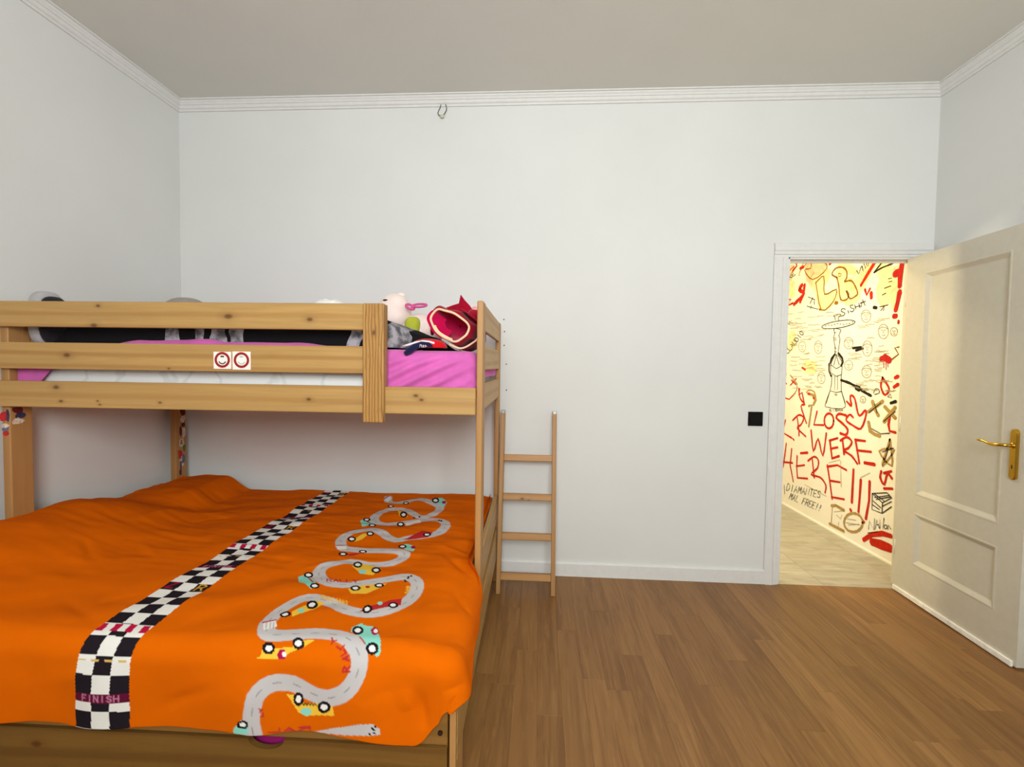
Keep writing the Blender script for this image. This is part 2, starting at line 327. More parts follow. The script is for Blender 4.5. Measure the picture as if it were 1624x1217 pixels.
# writing and drawings painted on the hall wall (positions in metres along and up the wall)
GRAF = json.loads('''[["spray_patch","peach",[[158.3,[1401,2304,1358,2213]],[86.3,[1420,2303,1412,2185]],[86.3,[1289,2263,1356,2179]]]],["spray_patch","yellow",[[66.2,[1323,2097,1248,1902]],[66.2,[1248,1902,1098,1944]],[66.2,[1350,2091,1228,2133]],[66.2,[1031,2145,979,1936]],[66.2,[902,2012,838,1914]],[66.2,[965,1954,895,1904]],[66.2,[552,1923,524,1849]],[66.2,[551,2108,533,2017,515,1909]],[66.2,[1781,2155,1755,2091]],[66.2,[1715,1654,1721,1583]],[66.2,[1456,1366,1359,1355]],[66.2,[737,2057,788,2001]]]],["spray_patch","orange_tint",[[37.4,[1196,2169,1370,2117]],[37.4,[663,2124,775,2027]],[37.4,[917,2024,827,1960]],[37.4,[1770,2322,1787,2241]],[37.4,[431,2022,428,1792]],[37.4,[849,2098,970,2163]]]],["spray_outline","ochre",[[13.0,[1360,2109,1246,2142,1227,1985,1070,2001,1104,1904,1263,1856,1360,2109]],[14.4,[1067,2097,1135,2136,1104,2171,1049,2177,985,2159,945,2118,947,2069,971,2046,889,2039,835,1981,808,1929,824,1912,895,1899,944,1970,912,1935,932,1899,1009,1910,1039,2026,1067,2097]],[7.5,[1046,2128,1013,2114,1025,2099,1044,2103,1046,2128]],[31.7,[1072,1891,1053,1888]],[20.1,[1290,1863,1272,1860]],[11.5,[1273,2291,1206,2202,1409,2144,1544,2257,1445,2255,1450,2332]],[6.4,[1430,2172,1394,2204]],[7.5,[1597,2297,1549,2343,1517,2313,1616,2266,1634,2223]],[11.5,[435,1412,375,1448,411,1493,376,1496]]]],["red_scrawl","red",[[37.4,[1576,2125,1625,2093,1540,2039,1640,1990,1702,1963]],[34.5,[1535,2118,1549,2035,1597,1972]],[20.1,[1830,2023,1761,2020,1814,1966,1725,1978]],[23.0,[1709,2391,1679,2326,1746,2293]],[13.0,[1848,2295,1727,2330]],[28.8,[1617,2289,1566,2290]],[28.8,[623,2140,698,2063,773,1984]],[25.9,[1174,2232,1153,2238]],[20.1,[730,1944,708,1899,677,1940]],[31.7,[662,1906,658,1873]],[17.3,[512,1286,525,1223,484,1164,446,1209,512,1286]],[25.9,[401,1224,369,1242]],[25.9,[394,1288,372,1297]],[14.4,[1698,1234,1619,1195]],[13.0,[1617,1251,1717,1183]],[14.4,[1823,1057,1730,1045,1629,1112]],[20.1,[1819,1354,1803,1286]],[14.4,[1834,1218,1786,1195]],[20.1,[1526,1354,1474,1337]],[28.8,[1810,1563,1812,1526]]]],["red_scrawl","crimson",[[40.3,[377,2073,390,1980,391,1913]],[51.8,[435,2001,397,2006]],[37.4,[389,1871,402,1805,417,1753]],[37.4,[429,1711,415,1710]],[20.1,[388,1673,388,1661]],[48.9,[528,1418,499,1428,457,1408]],[5.3,[509,1400,504,1356]],[5.3,[486,1400,482,1343]],[5.3,[468,1400,466,1361]]]],["red_lettering","red",[[19.8,[1270,971,1308,850,1170,864]],[19.8,[1037,916,1041,889,1056,865,1080,850,1108,846,1134,855,1153,875,1161,901,1157,930,1140,954,1116,968,1088,971,1062,962,1044,942,1037,916]],[21.6,[885,977,971,981,1004,945,928,910,860,869,876,824,946,826]],[18.0,[1782,837,1823,707,1659,678]],[18.0,[1639,674,1617,665]],[18.0,[1578,890,1538,763,1536,719]],[18.0,[1651,849,1553,911,1470,894,1509,825,1571,787,1427,728]],[19.8,[1347,796,1300,616,1239,736,1164,601,1127,800]],[19.8,[1077,748,1038,606]],[19.8,[1081,745,978,782]],[19.8,[1063,679,974,707]],[19.8,[1038,603,950,640]],[19.8,[917,786,890,666]],[19.8,[942,767,865,807,805,779,842,724,896,696,802,671,734,624]],[19.8,[766,804,740,724,712,632]],[19.8,[769,801,661,809]],[19.8,[744,724,595,740]],[27.0,[654,647,555,655]],[18.0,[1752,610,1773,483,1794,370]],[18.0,[1652,574,1669,413,1604,270]],[18.0,[1803,415,1629,443]],[18.0,[1554,525,1555,422,1536,321]],[18.0,[1561,425,1430,464]],[18.0,[1536,321,1374,353]],[18.0,[1315,551,1274,386]],[18.0,[1377,514,1286,570,1223,549,1234,478,1322,403,1185,408,1106,361,1112,297]],[18.0,[1096,535,1057,413,1017,271]],[18.0,[1099,521,965,563,855,547]],[18.0,[1046,415,928,432]],[18.0,[1024,284,869,310]],[23.4,[1497,561,1389,586]],[23.4,[773,568,777,312]],[23.4,[790,253,780,244]],[23.4,[688,510,692,384,699,264]],[23.4,[595,521,593,378,618,237]],[23.4,[648,211,636,206]],[18.0,[882,1088,826,1056,844,1116,831,1141,790,1113,752,1012,720,994,670,1040,664,994,711,895,799,908,883,940,843,988,803,971]],[18.0,[1569,1154,1538,1068,1458,1017,1520,997,1423,850]],[19.8,[428,1025,437,959,424,917,372,914]],[19.8,[485,621,492,575,453,535,426,618,385,595]],[19.8,[458,614,394,642]],[19.8,[451,507,378,525]],[36.0,[629,75,552,141,447,188,373,198]],[61.2,[541,91,457,104,374,112]]]],["spray_outline","tan",[[23.4,[1396,1008,1350,1023,1367,926,1385,826]],[23.4,[1416,1119,1320,1111,1290,1072,1326,1028]],[28.8,[601,1109,574,1055,538,1014]],[28.8,[502,1117,636,1032]],[28.8,[477,1080,381,1014]],[28.8,[385,1083,479,976]],[28.8,[632,952,612,891,564,873,517,869]],[16.2,[418,859,449,761,478,661,375,794,514,760,389,680,418,859]],[19.8,[649,197,657,164,683,130,723,101,769,85,813,83,844,98,857,126,848,162,820,197,778,225,731,239,690,239,661,224,649,197]],[25.2,[1019,212,964,231,867,223]],[25.2,[1034,56,857,58]],[6.7,[1009,217,1015,73]],[13.0,[1723,1282,1599,1202,1601,1143,1666,1080]],[13.0,[1441,1128,1403,1153,1327,1143,1296,1092,1329,1040]]]],["red_scrawl","red",[[20.1,[1411,1121,1391,1117]],[20.1,[1333,1090,1319,1080]],[17.3,[1554,1157,1564,1098,1511,1124,1470,1029]]]],["water_pipe_drawing","ink",[[5.3,[1088,1783,1065,1791,1001,1791,1008,1775,1031,1762,1019,1742]],[5.3,[1088,1783,1068,1766,1070,1748]],[6.4,[823,1711,830,1702,855,1694,896,1688,951,1682,1014,1680,1081,1680,1144,1683,1196,1689,1232,1697,1247,1706,1238,1715,1208,1724,1159,1731,1098,1736,1032,1737,967,1736,909,1733,864,1727,835,1719,823,1711]],[5.3,[1201,1712,1184,1714]],[5.3,[1160,1714,1144,1716]],[5.3,[1120,1709,1103,1711]],[5.3,[1081,1713,1065,1715]],[5.3,[1042,1715,1027,1716]],[5.3,[1004,1709,989,1711]],[5.3,[967,1701,951,1702]],[5.3,[930,1703,915,1704]],[5.3,[895,1703,880,1705]],[5.3,[860,1712,846,1713]],[5.3,[1081,1670,1066,1679,1001,1666,991,1655,1011,1619,997,1587,1008,1517,1013,1472]],[5.3,[1081,1670,1066,1633,1080,1603,1056,1530,1053,1473]],[4.3,[1074,1649,1044,1642]],[4.3,[1071,1602,1041,1596]],[4.3,[1070,1587,1040,1581]],[4.3,[1066,1520,1036,1514]],[4.3,[1064,1489,1034,1484]],[5.3,[1104,1381,1029,1347,965,1370]],[5.3,[1104,1381,1070,1438,1036,1463,971,1416,958,1365,960,1300]],[5.3,[1104,1381,1100,1314,1025,1284,960,1300]],[5.3,[1036,1457,1063,1376]],[5.3,[1036,1457,991,1376]],[5.3,[1083,1298,1083,1221,1099,1163,1143,1053]],[5.3,[963,1295,955,1170,904,1072]],[4.3,[1044,1284,1037,1171]],[4.3,[1009,1284,1002,1173]],[5.3,[1099,1163,1017,1152,948,1165]],[4.3,[1040,1140,1004,1138]],[4.3,[1035,1130,1006,1129]],[5.3,[1103,1153,1159,1035,1105,1022,1023,1020,898,1044,947,1159]],[4.0,[1072,1006,1087,1007,1098,1003,1096,999,1076,998,1072,993,1085,989,1099,990]],[4.0,[1046,994,1048,1011]],[4.0,[996,1014,1010,1016,1021,1011,1019,1007,1000,1007,996,1002,1008,998,1022,999]],[4.0,[984,1001,986,1018]],[4.0,[958,1004,960,1021]],[4.0,[985,1009,959,1013]],[4.0,[948,1005,936,1024,922,1008]],[4.0,[943,1012,927,1014]]]],["water_pipe_hose","ink",[[18.7,[1053,1466,1096,1430,1110,1397]],[20.1,[1008,1472,959,1433,947,1400,968,1373]],[15.8,[1126,1387,1123,1329,1093,1285]],[21.6,[961,1255,854,1234,767,1204,684,1172,620,1151]],[46.0,[774,1203,750,1195]]]],["black_lettering","ink",[[6.4,[942,1822,981,1832,995,1813,948,1793,962,1775,996,1773]],[6.4,[911,1808,903,1786]],[6.4,[852,1844,884,1844,879,1826,840,1811,859,1792,884,1800]],[6.4,[834,1842,823,1809]],[6.4,[830,1825,774,1827]],[6.4,[790,1850,776,1813]],[6.4,[763,1818,750,1873,720,1824]],[6.4,[773,1846,717,1854]],[6.4,[828,2104,803,2072,781,2124]],[6.4,[772,2129,756,2089]],[6.4,[753,2144,734,2101,716,2154]],[6.4,[707,2114,693,2158,673,2134]],[6.4,[1467,1999,1360,1956]],[6.4,[1395,1983,1434,1936]],[6.4,[1374,1947,1365,1916]],[6.4,[1482,1917,1308,1867]],[6.4,[1414,1911,1423,1887]],[6.4,[568,1793,491,1796]],[6.4,[555,1765,521,1796,530,1762]],[6.4,[1036,2232,1020,2218]],[6.4,[1364,2310,1330,2291]],[6.4,[494,1979,467,1978]],[6.4,[489,1956,463,1956]],[6.4,[528,1919,470,1925]],[6.4,[547,1874,514,1882]],[11.5,[639,2051,539,2118,454,2082,560,2070,639,2051]],[17.3,[835,1508,745,1512]],[17.3,[801,1488,724,1500]],[25.9,[624,1796,603,1791]],[6.4,[1800,1532,1822,1529,1826,1515,1810,1503,1784,1496,1759,1502,1758,1514]],[6.4,[1799,1545,1736,1517,1707,1537]],[6.4,[1696,1545,1742,1583,1667,1565]],[6.4,[1712,1559,1694,1571]],[6.4,[1716,1601,1665,1577,1641,1582,1637,1597,1686,1620]],[6.4,[1616,1600,1675,1628,1653,1638,1617,1633,1602,1613,1616,1600]],[6.4,[1564,1636,1621,1664]],[6.4,[1526,1661,1546,1659,1568,1666,1584,1677,1583,1690,1562,1692,1541,1685,1525,1673,1526,1661]],[6.4,[1791,2214,1838,2247,1812,2256,1788,2254,1790,2241,1815,2231]],[6.4,[1795,2238,1752,2229]],[6.4,[1744,2280,1783,2267,1737,2234,1698,2248]],[6.4,[1760,2250,1731,2261]],[5.3,[1808,1771,1812,1807,1771,1775]],[5.3,[1808,1785,1786,1787]],[5.3,[1757,1776,1779,1810,1721,1779,1743,1813]],[6.7,[577,1094,548,1029]],[6.7,[628,1025,516,1105]],[6.7,[479,978,381,1057]],[6.7,[597,910,503,886,421,902]],[6.7,[419,826,462,687]],[6.7,[481,760,383,805]],[5.3,[1720,152,1698,224,1668,223,1659,195,1688,162,1720,152]],[5.3,[1627,166,1606,236]],[5.3,[1585,172,1540,245,1538,179]],[5.3,[1568,199,1540,203]],[5.3,[1520,182,1495,251,1490,208,1459,255,1475,188]],[5.3,[1457,191,1415,261,1413,197]],[5.3,[1441,217,1414,221]],[5.3,[1396,200,1377,266,1353,206,1334,272]],[5.3,[1318,274,1276,279]],[5.3,[1297,277,1316,212]],[5.3,[1220,287,1261,281,1279,217,1238,223]],[5.3,[1270,249,1239,254]],[5.3,[1169,284,1185,291,1205,279,1206,264,1182,258,1182,241,1203,228,1220,236]],[5.3,[1669,85,1628,152,1636,109,1596,154,1628,88]],[5.3,[1612,89,1556,156,1572,92]],[5.3,[1591,114,1567,115]],[5.3,[1521,158,1556,93,1517,95]],[5.3,[1379,165,1416,163,1449,100]],[5.3,[1433,132,1405,134]],[5.3,[1398,104,1365,166,1342,167,1336,155,1357,139,1381,135]],[5.3,[1363,136,1361,106]],[5.3,[1281,171,1316,169,1347,107,1312,110]],[5.3,[1331,138,1305,140]],[5.3,[1233,173,1267,171,1298,111,1264,113]],[5.3,[1283,141,1257,143]],[5.3,[1203,175,1223,135]],[5.3,[1230,121,1233,115]],[5.3,[1158,177,1177,138]],[5.3,[1184,124,1187,118]],[6.7,[1759,192,1748,110]],[5.3,[585,170,579,232,531,183,528,267]],[5.3,[520,193,505,266,479,213]],[5.3,[503,230,489,237]],[5.3,[473,216,480,282,446,219,439,301]],[5.3,[399,236,397,266,373,246]],[5.3,[407,250,408,243,412,237,417,232,424,230,430,231,434,234,436,240,435,246,431,253,425,257,419,259,413,259,409,255,407,250]],[6.7,[590,140,492,183]],[6.7,[562,442,421,485,377,462]],[6.7,[562,442,460,403,377,462]],[6.7,[460,403,459,328]],[6.7,[562,442,559,325,459,328,376,400]],[6.7,[459,378,378,435]],[6.7,[537,419,399,473]],[6.7,[521,410,388,465]],[6.7,[551,390,473,363]],[6.7,[555,360,487,347]],[6.7,[538,445,446,421]],[5.3,[594,1172,575,1202,544,1201,538,1175,581,1162]],[5.3,[453,1153,432,1176,419,1147,453,1153]],[21.6,[422,1112,380,1126]]]],["face_doodle","grey",[[4.3,[655,1736,659,1717,671,1702,691,1695,713,1697,734,1708,750,1726,756,1747,752,1767,739,1782,719,1788,696,1786,676,1774,661,1757,655,1736]],[4.3,[728,1751,715,1752]],[4.3,[698,1750,683,1746]],[4.3,[705,1746,709,1733,699,1732]],[4.3,[719,1720,703,1715,688,1718]],[4.3,[757,1761,722,1771,686,1765,658,1750]],[4.3,[475,1610,478,1588,490,1572,508,1563,530,1564,549,1575,564,1594,570,1617,567,1639,554,1656,535,1664,514,1663,495,1651,481,1632,475,1610]],[4.3,[544,1623,532,1625]],[4.3,[515,1623,501,1620]],[4.3,[522,1619,526,1604,516,1603]],[4.3,[535,1589,520,1584,506,1588]],[4.3,[571,1633,538,1646,504,1640,478,1625]],[4.3,[628,1497,631,1473,644,1454,663,1443,685,1444,706,1455,721,1476,728,1501,724,1526,711,1546,692,1556,669,1554,649,1542,634,1522,628,1497]],[4.3,[700,1509,688,1511]],[4.3,[670,1510,655,1507]],[4.3,[678,1505,681,1488,672,1488]],[4.3,[690,1471,675,1466,661,1471]],[4.3,[729,1519,694,1534,659,1530,631,1514]],[4.3,[1234,1532,1237,1508,1251,1489,1272,1479,1296,1480,1319,1491,1335,1512,1343,1537,1339,1561,1324,1580,1303,1590,1279,1589,1256,1577,1240,1557,1234,1532]],[4.3,[1313,1544,1299,1546]],[4.3,[1280,1545,1263,1542]],[4.3,[1288,1540,1292,1523,1281,1523]],[4.3,[1302,1507,1285,1502,1269,1507]],[4.3,[1344,1554,1306,1569,1268,1564,1237,1549]],[4.3,[836,1547,840,1528,853,1513,874,1505,898,1506,920,1516,936,1532,942,1552,938,1572,924,1587,903,1594,879,1593,858,1583,842,1567,836,1547]],[4.3,[913,1558,900,1559]],[4.3,[881,1558,865,1555]],[4.3,[889,1554,893,1541,882,1540]],[4.3,[903,1528,887,1523,871,1527]],[4.3,[943,1566,906,1578,869,1573,839,1560]],[4.3,[831,1375,835,1358,847,1345,865,1337,886,1337,905,1344,920,1358,925,1375,922,1393,909,1406,891,1413,870,1413,850,1405,837,1392,831,1375]],[4.3,[899,1381,888,1383]],[4.3,[871,1383,857,1381]],[4.3,[878,1379,882,1367,873,1367]],[4.3,[891,1356,876,1352,863,1356]],[4.3,[624,1327,628,1307,641,1291,660,1281,682,1281,703,1290,718,1306,724,1326,720,1346,707,1362,687,1371,665,1371,645,1362,630,1347,624,1327]],[4.3,[696,1333,684,1335]],[4.3,[667,1336,652,1333]],[4.3,[674,1331,678,1317,668,1317]],[4.3,[687,1303,672,1299,657,1304]],[4.3,[725,1340,690,1354,655,1352,628,1340]],[4.3,[1173,1268,1177,1247,1190,1229,1211,1219,1234,1218,1256,1227,1273,1244,1279,1266,1275,1287,1261,1305,1241,1315,1217,1315,1195,1306,1180,1289,1173,1268]],[4.3,[1250,1274,1237,1277]],[4.3,[1218,1277,1202,1275]],[4.3,[1226,1272,1230,1257,1220,1257]],[4.3,[1240,1242,1224,1238,1208,1244]],[4.3,[1280,1281,1243,1296,1206,1294,1177,1283]],[4.3,[1478,1548,1482,1528,1496,1511,1518,1503,1544,1504,1568,1514,1585,1532,1592,1553,1588,1574,1573,1590,1550,1599,1525,1597,1501,1587,1485,1569,1478,1548]],[4.3,[1561,1559,1546,1561]],[4.3,[1526,1560,1509,1557]],[4.3,[1535,1555,1539,1541,1528,1541]],[4.3,[1550,1527,1532,1522,1516,1527]],[4.3,[672,1118,674,1107,681,1097,693,1092,706,1091,718,1095,727,1103,730,1114,728,1125,720,1134,709,1140,696,1141,684,1137,675,1128,672,1118]],[4.3,[714,1119,707,1120]],[4.3,[697,1121,688,1120]],[4.3,[701,1118,703,1110,697,1111]],[4.3,[709,1102,700,1101,691,1104]],[4.3,[392,1602,394,1590,402,1580,415,1575,429,1576,442,1583,451,1594,455,1607,453,1619,444,1629,432,1633,418,1632,405,1625,396,1615,392,1602]],[4.3,[438,1610,430,1611]],[4.3,[419,1610,409,1608]],[4.3,[423,1607,426,1599,420,1598]],[4.3,[432,1590,422,1587,413,1590]]]],["faint_writing","pale",[[3.7,[1641,1730,1622,1734,1602,1732,1583,1728,1564,1725,1545,1723,1527,1721,1509,1727,1490,1721,1472,1719,1454,1720]],[3.7,[529,1265,517,1263,505,1263,493,1266,482,1267,470,1266,458,1267,447,1270]],[3.7,[1726,1416,1706,1421,1685,1416,1666,1421,1645,1413,1625,1415,1606,1417]],[3.7,[1327,1374,1309,1376,1292,1379,1274,1374,1257,1377,1239,1376,1223,1380]],[3.7,[1825,1878,1803,1881,1780,1880,1758,1880,1736,1872,1714,1877]],[4.3,[1692,1336,1672,1331,1652,1333,1632,1325,1613,1333,1594,1329,1575,1326,1556,1329,1537,1323]],[3.2,[1754,1580,1731,1583,1707,1580,1683,1579,1660,1578,1637,1576]],[4.3,[620,1692,606,1688,592,1684,579,1685,566,1683]],[3.7,[684,1575,671,1576,658,1580,644,1574,632,1579,618,1572,606,1574]],[4.3,[1725,1777,1704,1776,1683,1771,1663,1776,1643,1775,1623,1769,1603,1771,1584,1769,1564,1764]],[3.2,[563,1512,549,1509,536,1510,523,1513,510,1511]],[3.2,[1309,1695,1291,1686,1274,1686,1257,1688,1240,1682,1223,1686,1207,1682,1190,1683]],[3.7,[857,1208,843,1205,830,1210,816,1205,803,1210,790,1210,776,1207,764,1208,750,1206]],[4.3,[565,1357,552,1353,540,1354,528,1355,516,1355]],[3.7,[1484,1238,1463,1236,1444,1237,1424,1240,1405,1238]],[4.3,[1316,1188,1297,1193,1278,1190,1260,1186,1242,1192,1223,1188]],[3.2,[1283,1639,1264,1639,1246,1638,1228,1644,1210,1640]],[4.3,[706,1194,694,1200,681,1195,669,1196,657,1195,645,1196]],[4.3,[1205,1821,1188,1823,1172,1824,1156,1825,1139,1822,1123,1822,1106,1815,1090,1814]],[4.3,[1294,1183,1276,1182,1259,1184,1242,1189,1224,1187,1207,1182]],[4.3,[1439,1179,1417,1174,1396,1177,1374,1177,1353,1179]],[4.3,[511,1262,499,1256,488,1261,476,1259,465,1260,453,1260,442,1259,430,1260,419,1261]],[3.7,[586,1470,574,1470,562,1469,550,1472,537,1466,526,1472,513,1465,502,1471]],[4.3,[1524,1253,1504,1246,1485,1250,1466,1247,1447,1251,1429,1249,1410,1249,1392,1251,1374,1251,1356,1255]],[3.7,[1513,1489,1492,1485,1472,1483,1452,1485,1433,1490,1413,1484]],[4.3,[570,1255,558,1254,546,1250,535,1250,524,1256,512,1257,501,1253,489,1251,478,1252]],[3.2,[1737,1377,1716,1383,1694,1374,1672,1375,1651,1378,1631,1383,1609,1375]],[3.7,[1567,1614,1547,1615,1527,1616,1507,1617,1487,1613,1467,1616,1448,1611,1428,1610,1409,1609,1390,1610]],[3.7,[1447,1354,1428,1354,1410,1360,1391,1356,1373,1360,1355,1358,1337,1356]],[3.2,[1277,1418,1260,1416,1244,1415,1228,1415,1212,1415,1197,1417,1181,1412]],[3.7,[695,1407,682,1405,669,1408,656,1410,643,1408,631,1406,618,1402,606,1408,594,1407]],[3.2,[1316,1453,1298,1450,1280,1450,1263,1451,1246,1450,1229,1449,1213,1449,1196,1452,1179,1449]],[3.2,[617,1188,604,1188,592,1190,580,1188,568,1194,555,1188]],[4.3,[1645,1745,1625,1745,1605,1743,1585,1742,1565,1745,1545,1735]],[3.2,[1506,1611,1488,1613,1469,1615,1451,1613,1433,1616,1414,1615,1396,1607]],[3.7,[1492,1480,1471,1481,1451,1479,1431,1483,1411,1488]],[3.7,[1294,1346,1276,1348,1258,1352,1239,1346,1221,1349,1203,1347,1185,1345]],[3.2,[783,1659,769,1662,756,1658,743,1660,730,1662,717,1658,704,1658]],[3.7,[1756,1767,1735,1767,1715,1763,1694,1760,1674,1760,1654,1760,1634,1760]],[3.7,[1777,1794,1754,1795,1731,1786,1709,1787,1686,1782,1664,1788,1642,1781,1621,1780]],[3.2,[1707,1264,1685,1266,1664,1267,1643,1271,1622,1273,1601,1270,1580,1267,1561,1274,1540,1272,1520,1275]],[3.7,[784,1203,770,1201,756,1199,742,1197,729,1202,716,1204,703,1201,689,1200,676,1201,664,1207]],[4.3,[1462,1373,1442,1373,1423,1373,1404,1382,1384,1382,1365,1380]],[4.3,[1704,1567,1683,1567,1662,1568,1642,1564,1622,1569,1601,1564]],[4.3,[1666,1161,1645,1160,1624,1162,1603,1159,1583,1166,1563,1165]],[4.3,[480,1191,468,1194,456,1189,445,1192,433,1192,421,1191,410,1195,398,1197]],[3.2,[1316,1633,1299,1632,1282,1634,1264,1629,1248,1634,1231,1634,1215,1633]],[3.7,[574,1400,562,1401,549,1394,537,1400,525,1396,513,1396]],[3.2,[1445,1692,1426,1689,1409,1693,1391,1691,1373,1692,1356,1694,1338,1692,1321,1689,1304,1689,1287,1690,1270,1685]],[4.3,[1751,1739,1729,1736,1707,1737,1684,1733,1662,1734,1641,1731,1619,1728]],[3.7,[1671,1821,1651,1818,1631,1822,1611,1818,1591,1815,1572,1818]],[4.3,[576,1706,565,1706,554,1707,543,1704,532,1702,521,1703,510,1702,499,1699,489,1703,479,1701,468,1703]],[3.2,[594,1400,582,1404,570,1402,558,1399,547,1403,535,1402,523,1401,512,1403,500,1400]],[3.2,[586,1333,573,1330,560,1332,548,1331,535,1329,523,1331]],[3.7,[672,1197,660,1196,648,1195,636,1195,625,1202,613,1196,602,1199,590,1198,579,1197,567,1195,556,1198]],[3.7,[1425,1623,1406,1625,1388,1626,1370,1626,1352,1622,1334,1619,1316,1619]],[3.2,[1416,1291,1394,1285,1374,1288,1353,1291,1333,1285]],[3.7,[554,1387,542,1381,530,1384,518,1382,506,1380,495,1384,483,1385,472,1384,460,1382]],[3.2,[1205,1793,1189,1792,1172,1790,1156,1790,1140,1792,1123,1787,1107,1785,1092,1791,1076,1789,1060,1788]],[3.7,[1388,1402,1371,1406,1353,1403,1336,1402,1319,1403,1303,1409,1286,1406]],[4.3,[1468,1188,1448,1187,1429,1187,1410,1191,1391,1185,1373,1188]],[3.2,[1698,1665,1674,1670,1650,1667,1626,1666,1602,1660]],[3.7,[1621,1704,1599,1700,1577,1697,1556,1700,1535,1696,1514,1691,1493,1695]],[3.2,[792,1673,779,1678,766,1673,753,1670,741,1675,728,1671,715,1667,703,1671,690,1668,678,1665,666,1666]],[3.7,[472,1197,462,1199,451,1201,441,1198,430,1197,420,1197,410,1197,400,1201,390,1201,380,1199]],[3.2,[1512,1647,1493,1641,1475,1643,1457,1643,1438,1643,1420,1643,1402,1639,1384,1637,1367,1638]],[4.3,[706,1184,692,1187,677,1188,663,1188,649,1189]],[4.3,[754,1223,741,1219,729,1224,716,1220,704,1221,692,1220,680,1225,667,1221]],[3.7,[1333,1331,1315,1332,1298,1327,1281,1326,1264,1334,1247,1328,1230,1328,1214,1329,1198,1335,1182,1334,1165,1330]],[3.2,[1396,1679,1378,1680,1359,1680,1341,1675,1323,1679,1304,1671,1287,1675]],[4.3,[591,1696,578,1696,566,1692,553,1693,541,1694,529,1695,516,1690]],[4.3,[595,1372,581,1371,568,1372,555,1374,541,1371]],[4.3,[784,1232,770,1233,756,1231,742,1233,728,1229,714,1233,700,1234]],[3.7,[892,1423,879,1426,865,1425,851,1426,837,1421,824,1425,810,1423,797,1423,784,1422,771,1423,757,1417]],[3.2,[850,1431,834,1429,819,1428,803,1423,788,1429]],[3.2,[1585,1390,1563,1389,1542,1393,1521,1389,1500,1389,1479,1388,1458,1393]],[3.7,[1502,1349,1484,1350,1466,1349,1448,1346,1430,1349,1412,1344,1395,1350,1378,1346,1360,1344,1343,1346,1326,1345]],[3.7,[642,1269,629,1270,615,1268,602,1265,588,1266]],[3.2,[896,1471,881,1471,867,1464,853,1471,839,1467,825,1465,811,1470,797,1466,784,1469]],[4.3,[579,1476,568,1480,556,1480,544,1473,533,1475,522,1474,510,1473,499,1476,488,1473,477,1473,467,1477]],[4.3,[817,1437,802,1434,788,1438,774,1432,760,1438,746,1436,732,1437]],[4.3,[591,1341,580,1345,568,1340,557,1341,546,1341,535,1342,524,1342]],[3.2,[743,1245,729,1243,715,1245,701,1250,688,1251,674,1251,660,1248]],[3.2,[1468,1817,1448,1811,1429,1810,1411,1812,1392,1807,1373,1805,1356,1811,1337,1808,1319,1806,1301,1802]],[3.2,[720,1188,707,1192,695,1190,683,1190,671,1186,659,1190,647,1188]],[4.3,[1396,1221,1376,1215,1357,1224,1337,1219,1318,1222]],[3.2,[1525,1159,1504,1154,1484,1159,1464,1162,1444,1156,1425,1163]],[3.7,[605,1474,593,1470,580,1473,568,1469,556,1468,544,1471,533,1473]],[4.3,[1309,1809,1292,1806,1276,1803,1260,1802,1244,1804,1228,1803,1212,1801]],[4.3,[1071,1781,1054,1778,1038,1784,1021,1775,1005,1782,989,1777,973,1777]],[3.7,[621,1415,610,1417,598,1417,587,1418,576,1416,564,1413,554,1417,543,1417]],[4.3,[1572,1435,1551,1435,1531,1435,1510,1429,1490,1435,1469,1429,1450,1434,1430,1433,1411,1435]],[4.3,[1452,1740,1434,1742,1415,1739,1397,1736,1379,1741,1361,1735,1343,1732,1326,1734,1309,1737,1291,1730,1274,1728]],[4.3,[514,1454,503,1453,492,1456,481,1458,469,1458,458,1454]],[3.7,[718,1199,706,1198,694,1203,681,1198,669,1199,657,1201,645,1201]],[3.7,[702,1675,689,1677,676,1676,663,1677,649,1676,636,1673,623,1673,611,1673]],[3.7,[675,1380,663,1379,651,1377,640,1384,628,1381,617,1384]],[3.2,[603,1264,591,1265,578,1263,566,1267,554,1267,542,1268,530,1263,519,1269]],[3.7,[615,1426,603,1427,591,1428,579,1429,566,1425,555,1428,543,1425]],[3.2,[1627,1880,1606,1875,1585,1870,1565,1874,1545,1873,1525,1872]],[4.3,[1714,1455,1692,1457,1670,1457,1648,1454,1626,1452,1605,1457,1584,1456,1562,1452]],[3.2,[1606,1769,1586,1768,1565,1765,1545,1766,1526,1766,1506,1768,1486,1760]],[3.2,[581,1296,568,1296,556,1300,543,1298,530,1294,517,1295]],[3.2,[864,1458,851,1454,837,1454,824,1456,811,1457,799,1455,786,1460,773,1460,761,1456,748,1457,736,1457]],[3.2,[696,1260,683,1260,669,1258,657,1259,644,1257,631,1263,618,1256,606,1261]],[4.0,[981,174,885,211]],[4.0,[950,159,900,143,883,180]],[4.0,[826,168,720,191]],[4.0,[834,134,676,170]],[4.0,[805,125,685,173]],[4.0,[918,112,925,71]],[4.0,[1411,289,1090,272]],[4.0,[928,596,906,400]],[4.0,[1076,559,939,613,918,592]],[4.0,[689,527,594,585]]]]]''')
GC = dict(peach=(247, 198, 160), yellow=(249, 228, 172), orange_tint=(248, 212, 164), ochre=(140, 96, 30), red=(192, 42, 22), crimson=(178, 38, 36), tan=(170, 140, 84), ink=(38, 34, 30), grey=(146, 136, 116), pale=(160, 147, 118))
GM = {k: plain('wall_paint_'+k, c, .8, .1, 0, .08, 25) for k, c in GC.items()}
for k in ('peach', 'yellow', 'orange_tint'):   # sprayed mist thins out towards its edge
    nt = GM[k].node_tree; vc = nt.nodes.new('ShaderNodeVertexColor'); vc.layer_name = 'soft'; nt.links.new(vc.outputs[0], nt.nodes['Principled BSDF'].inputs['Alpha'])
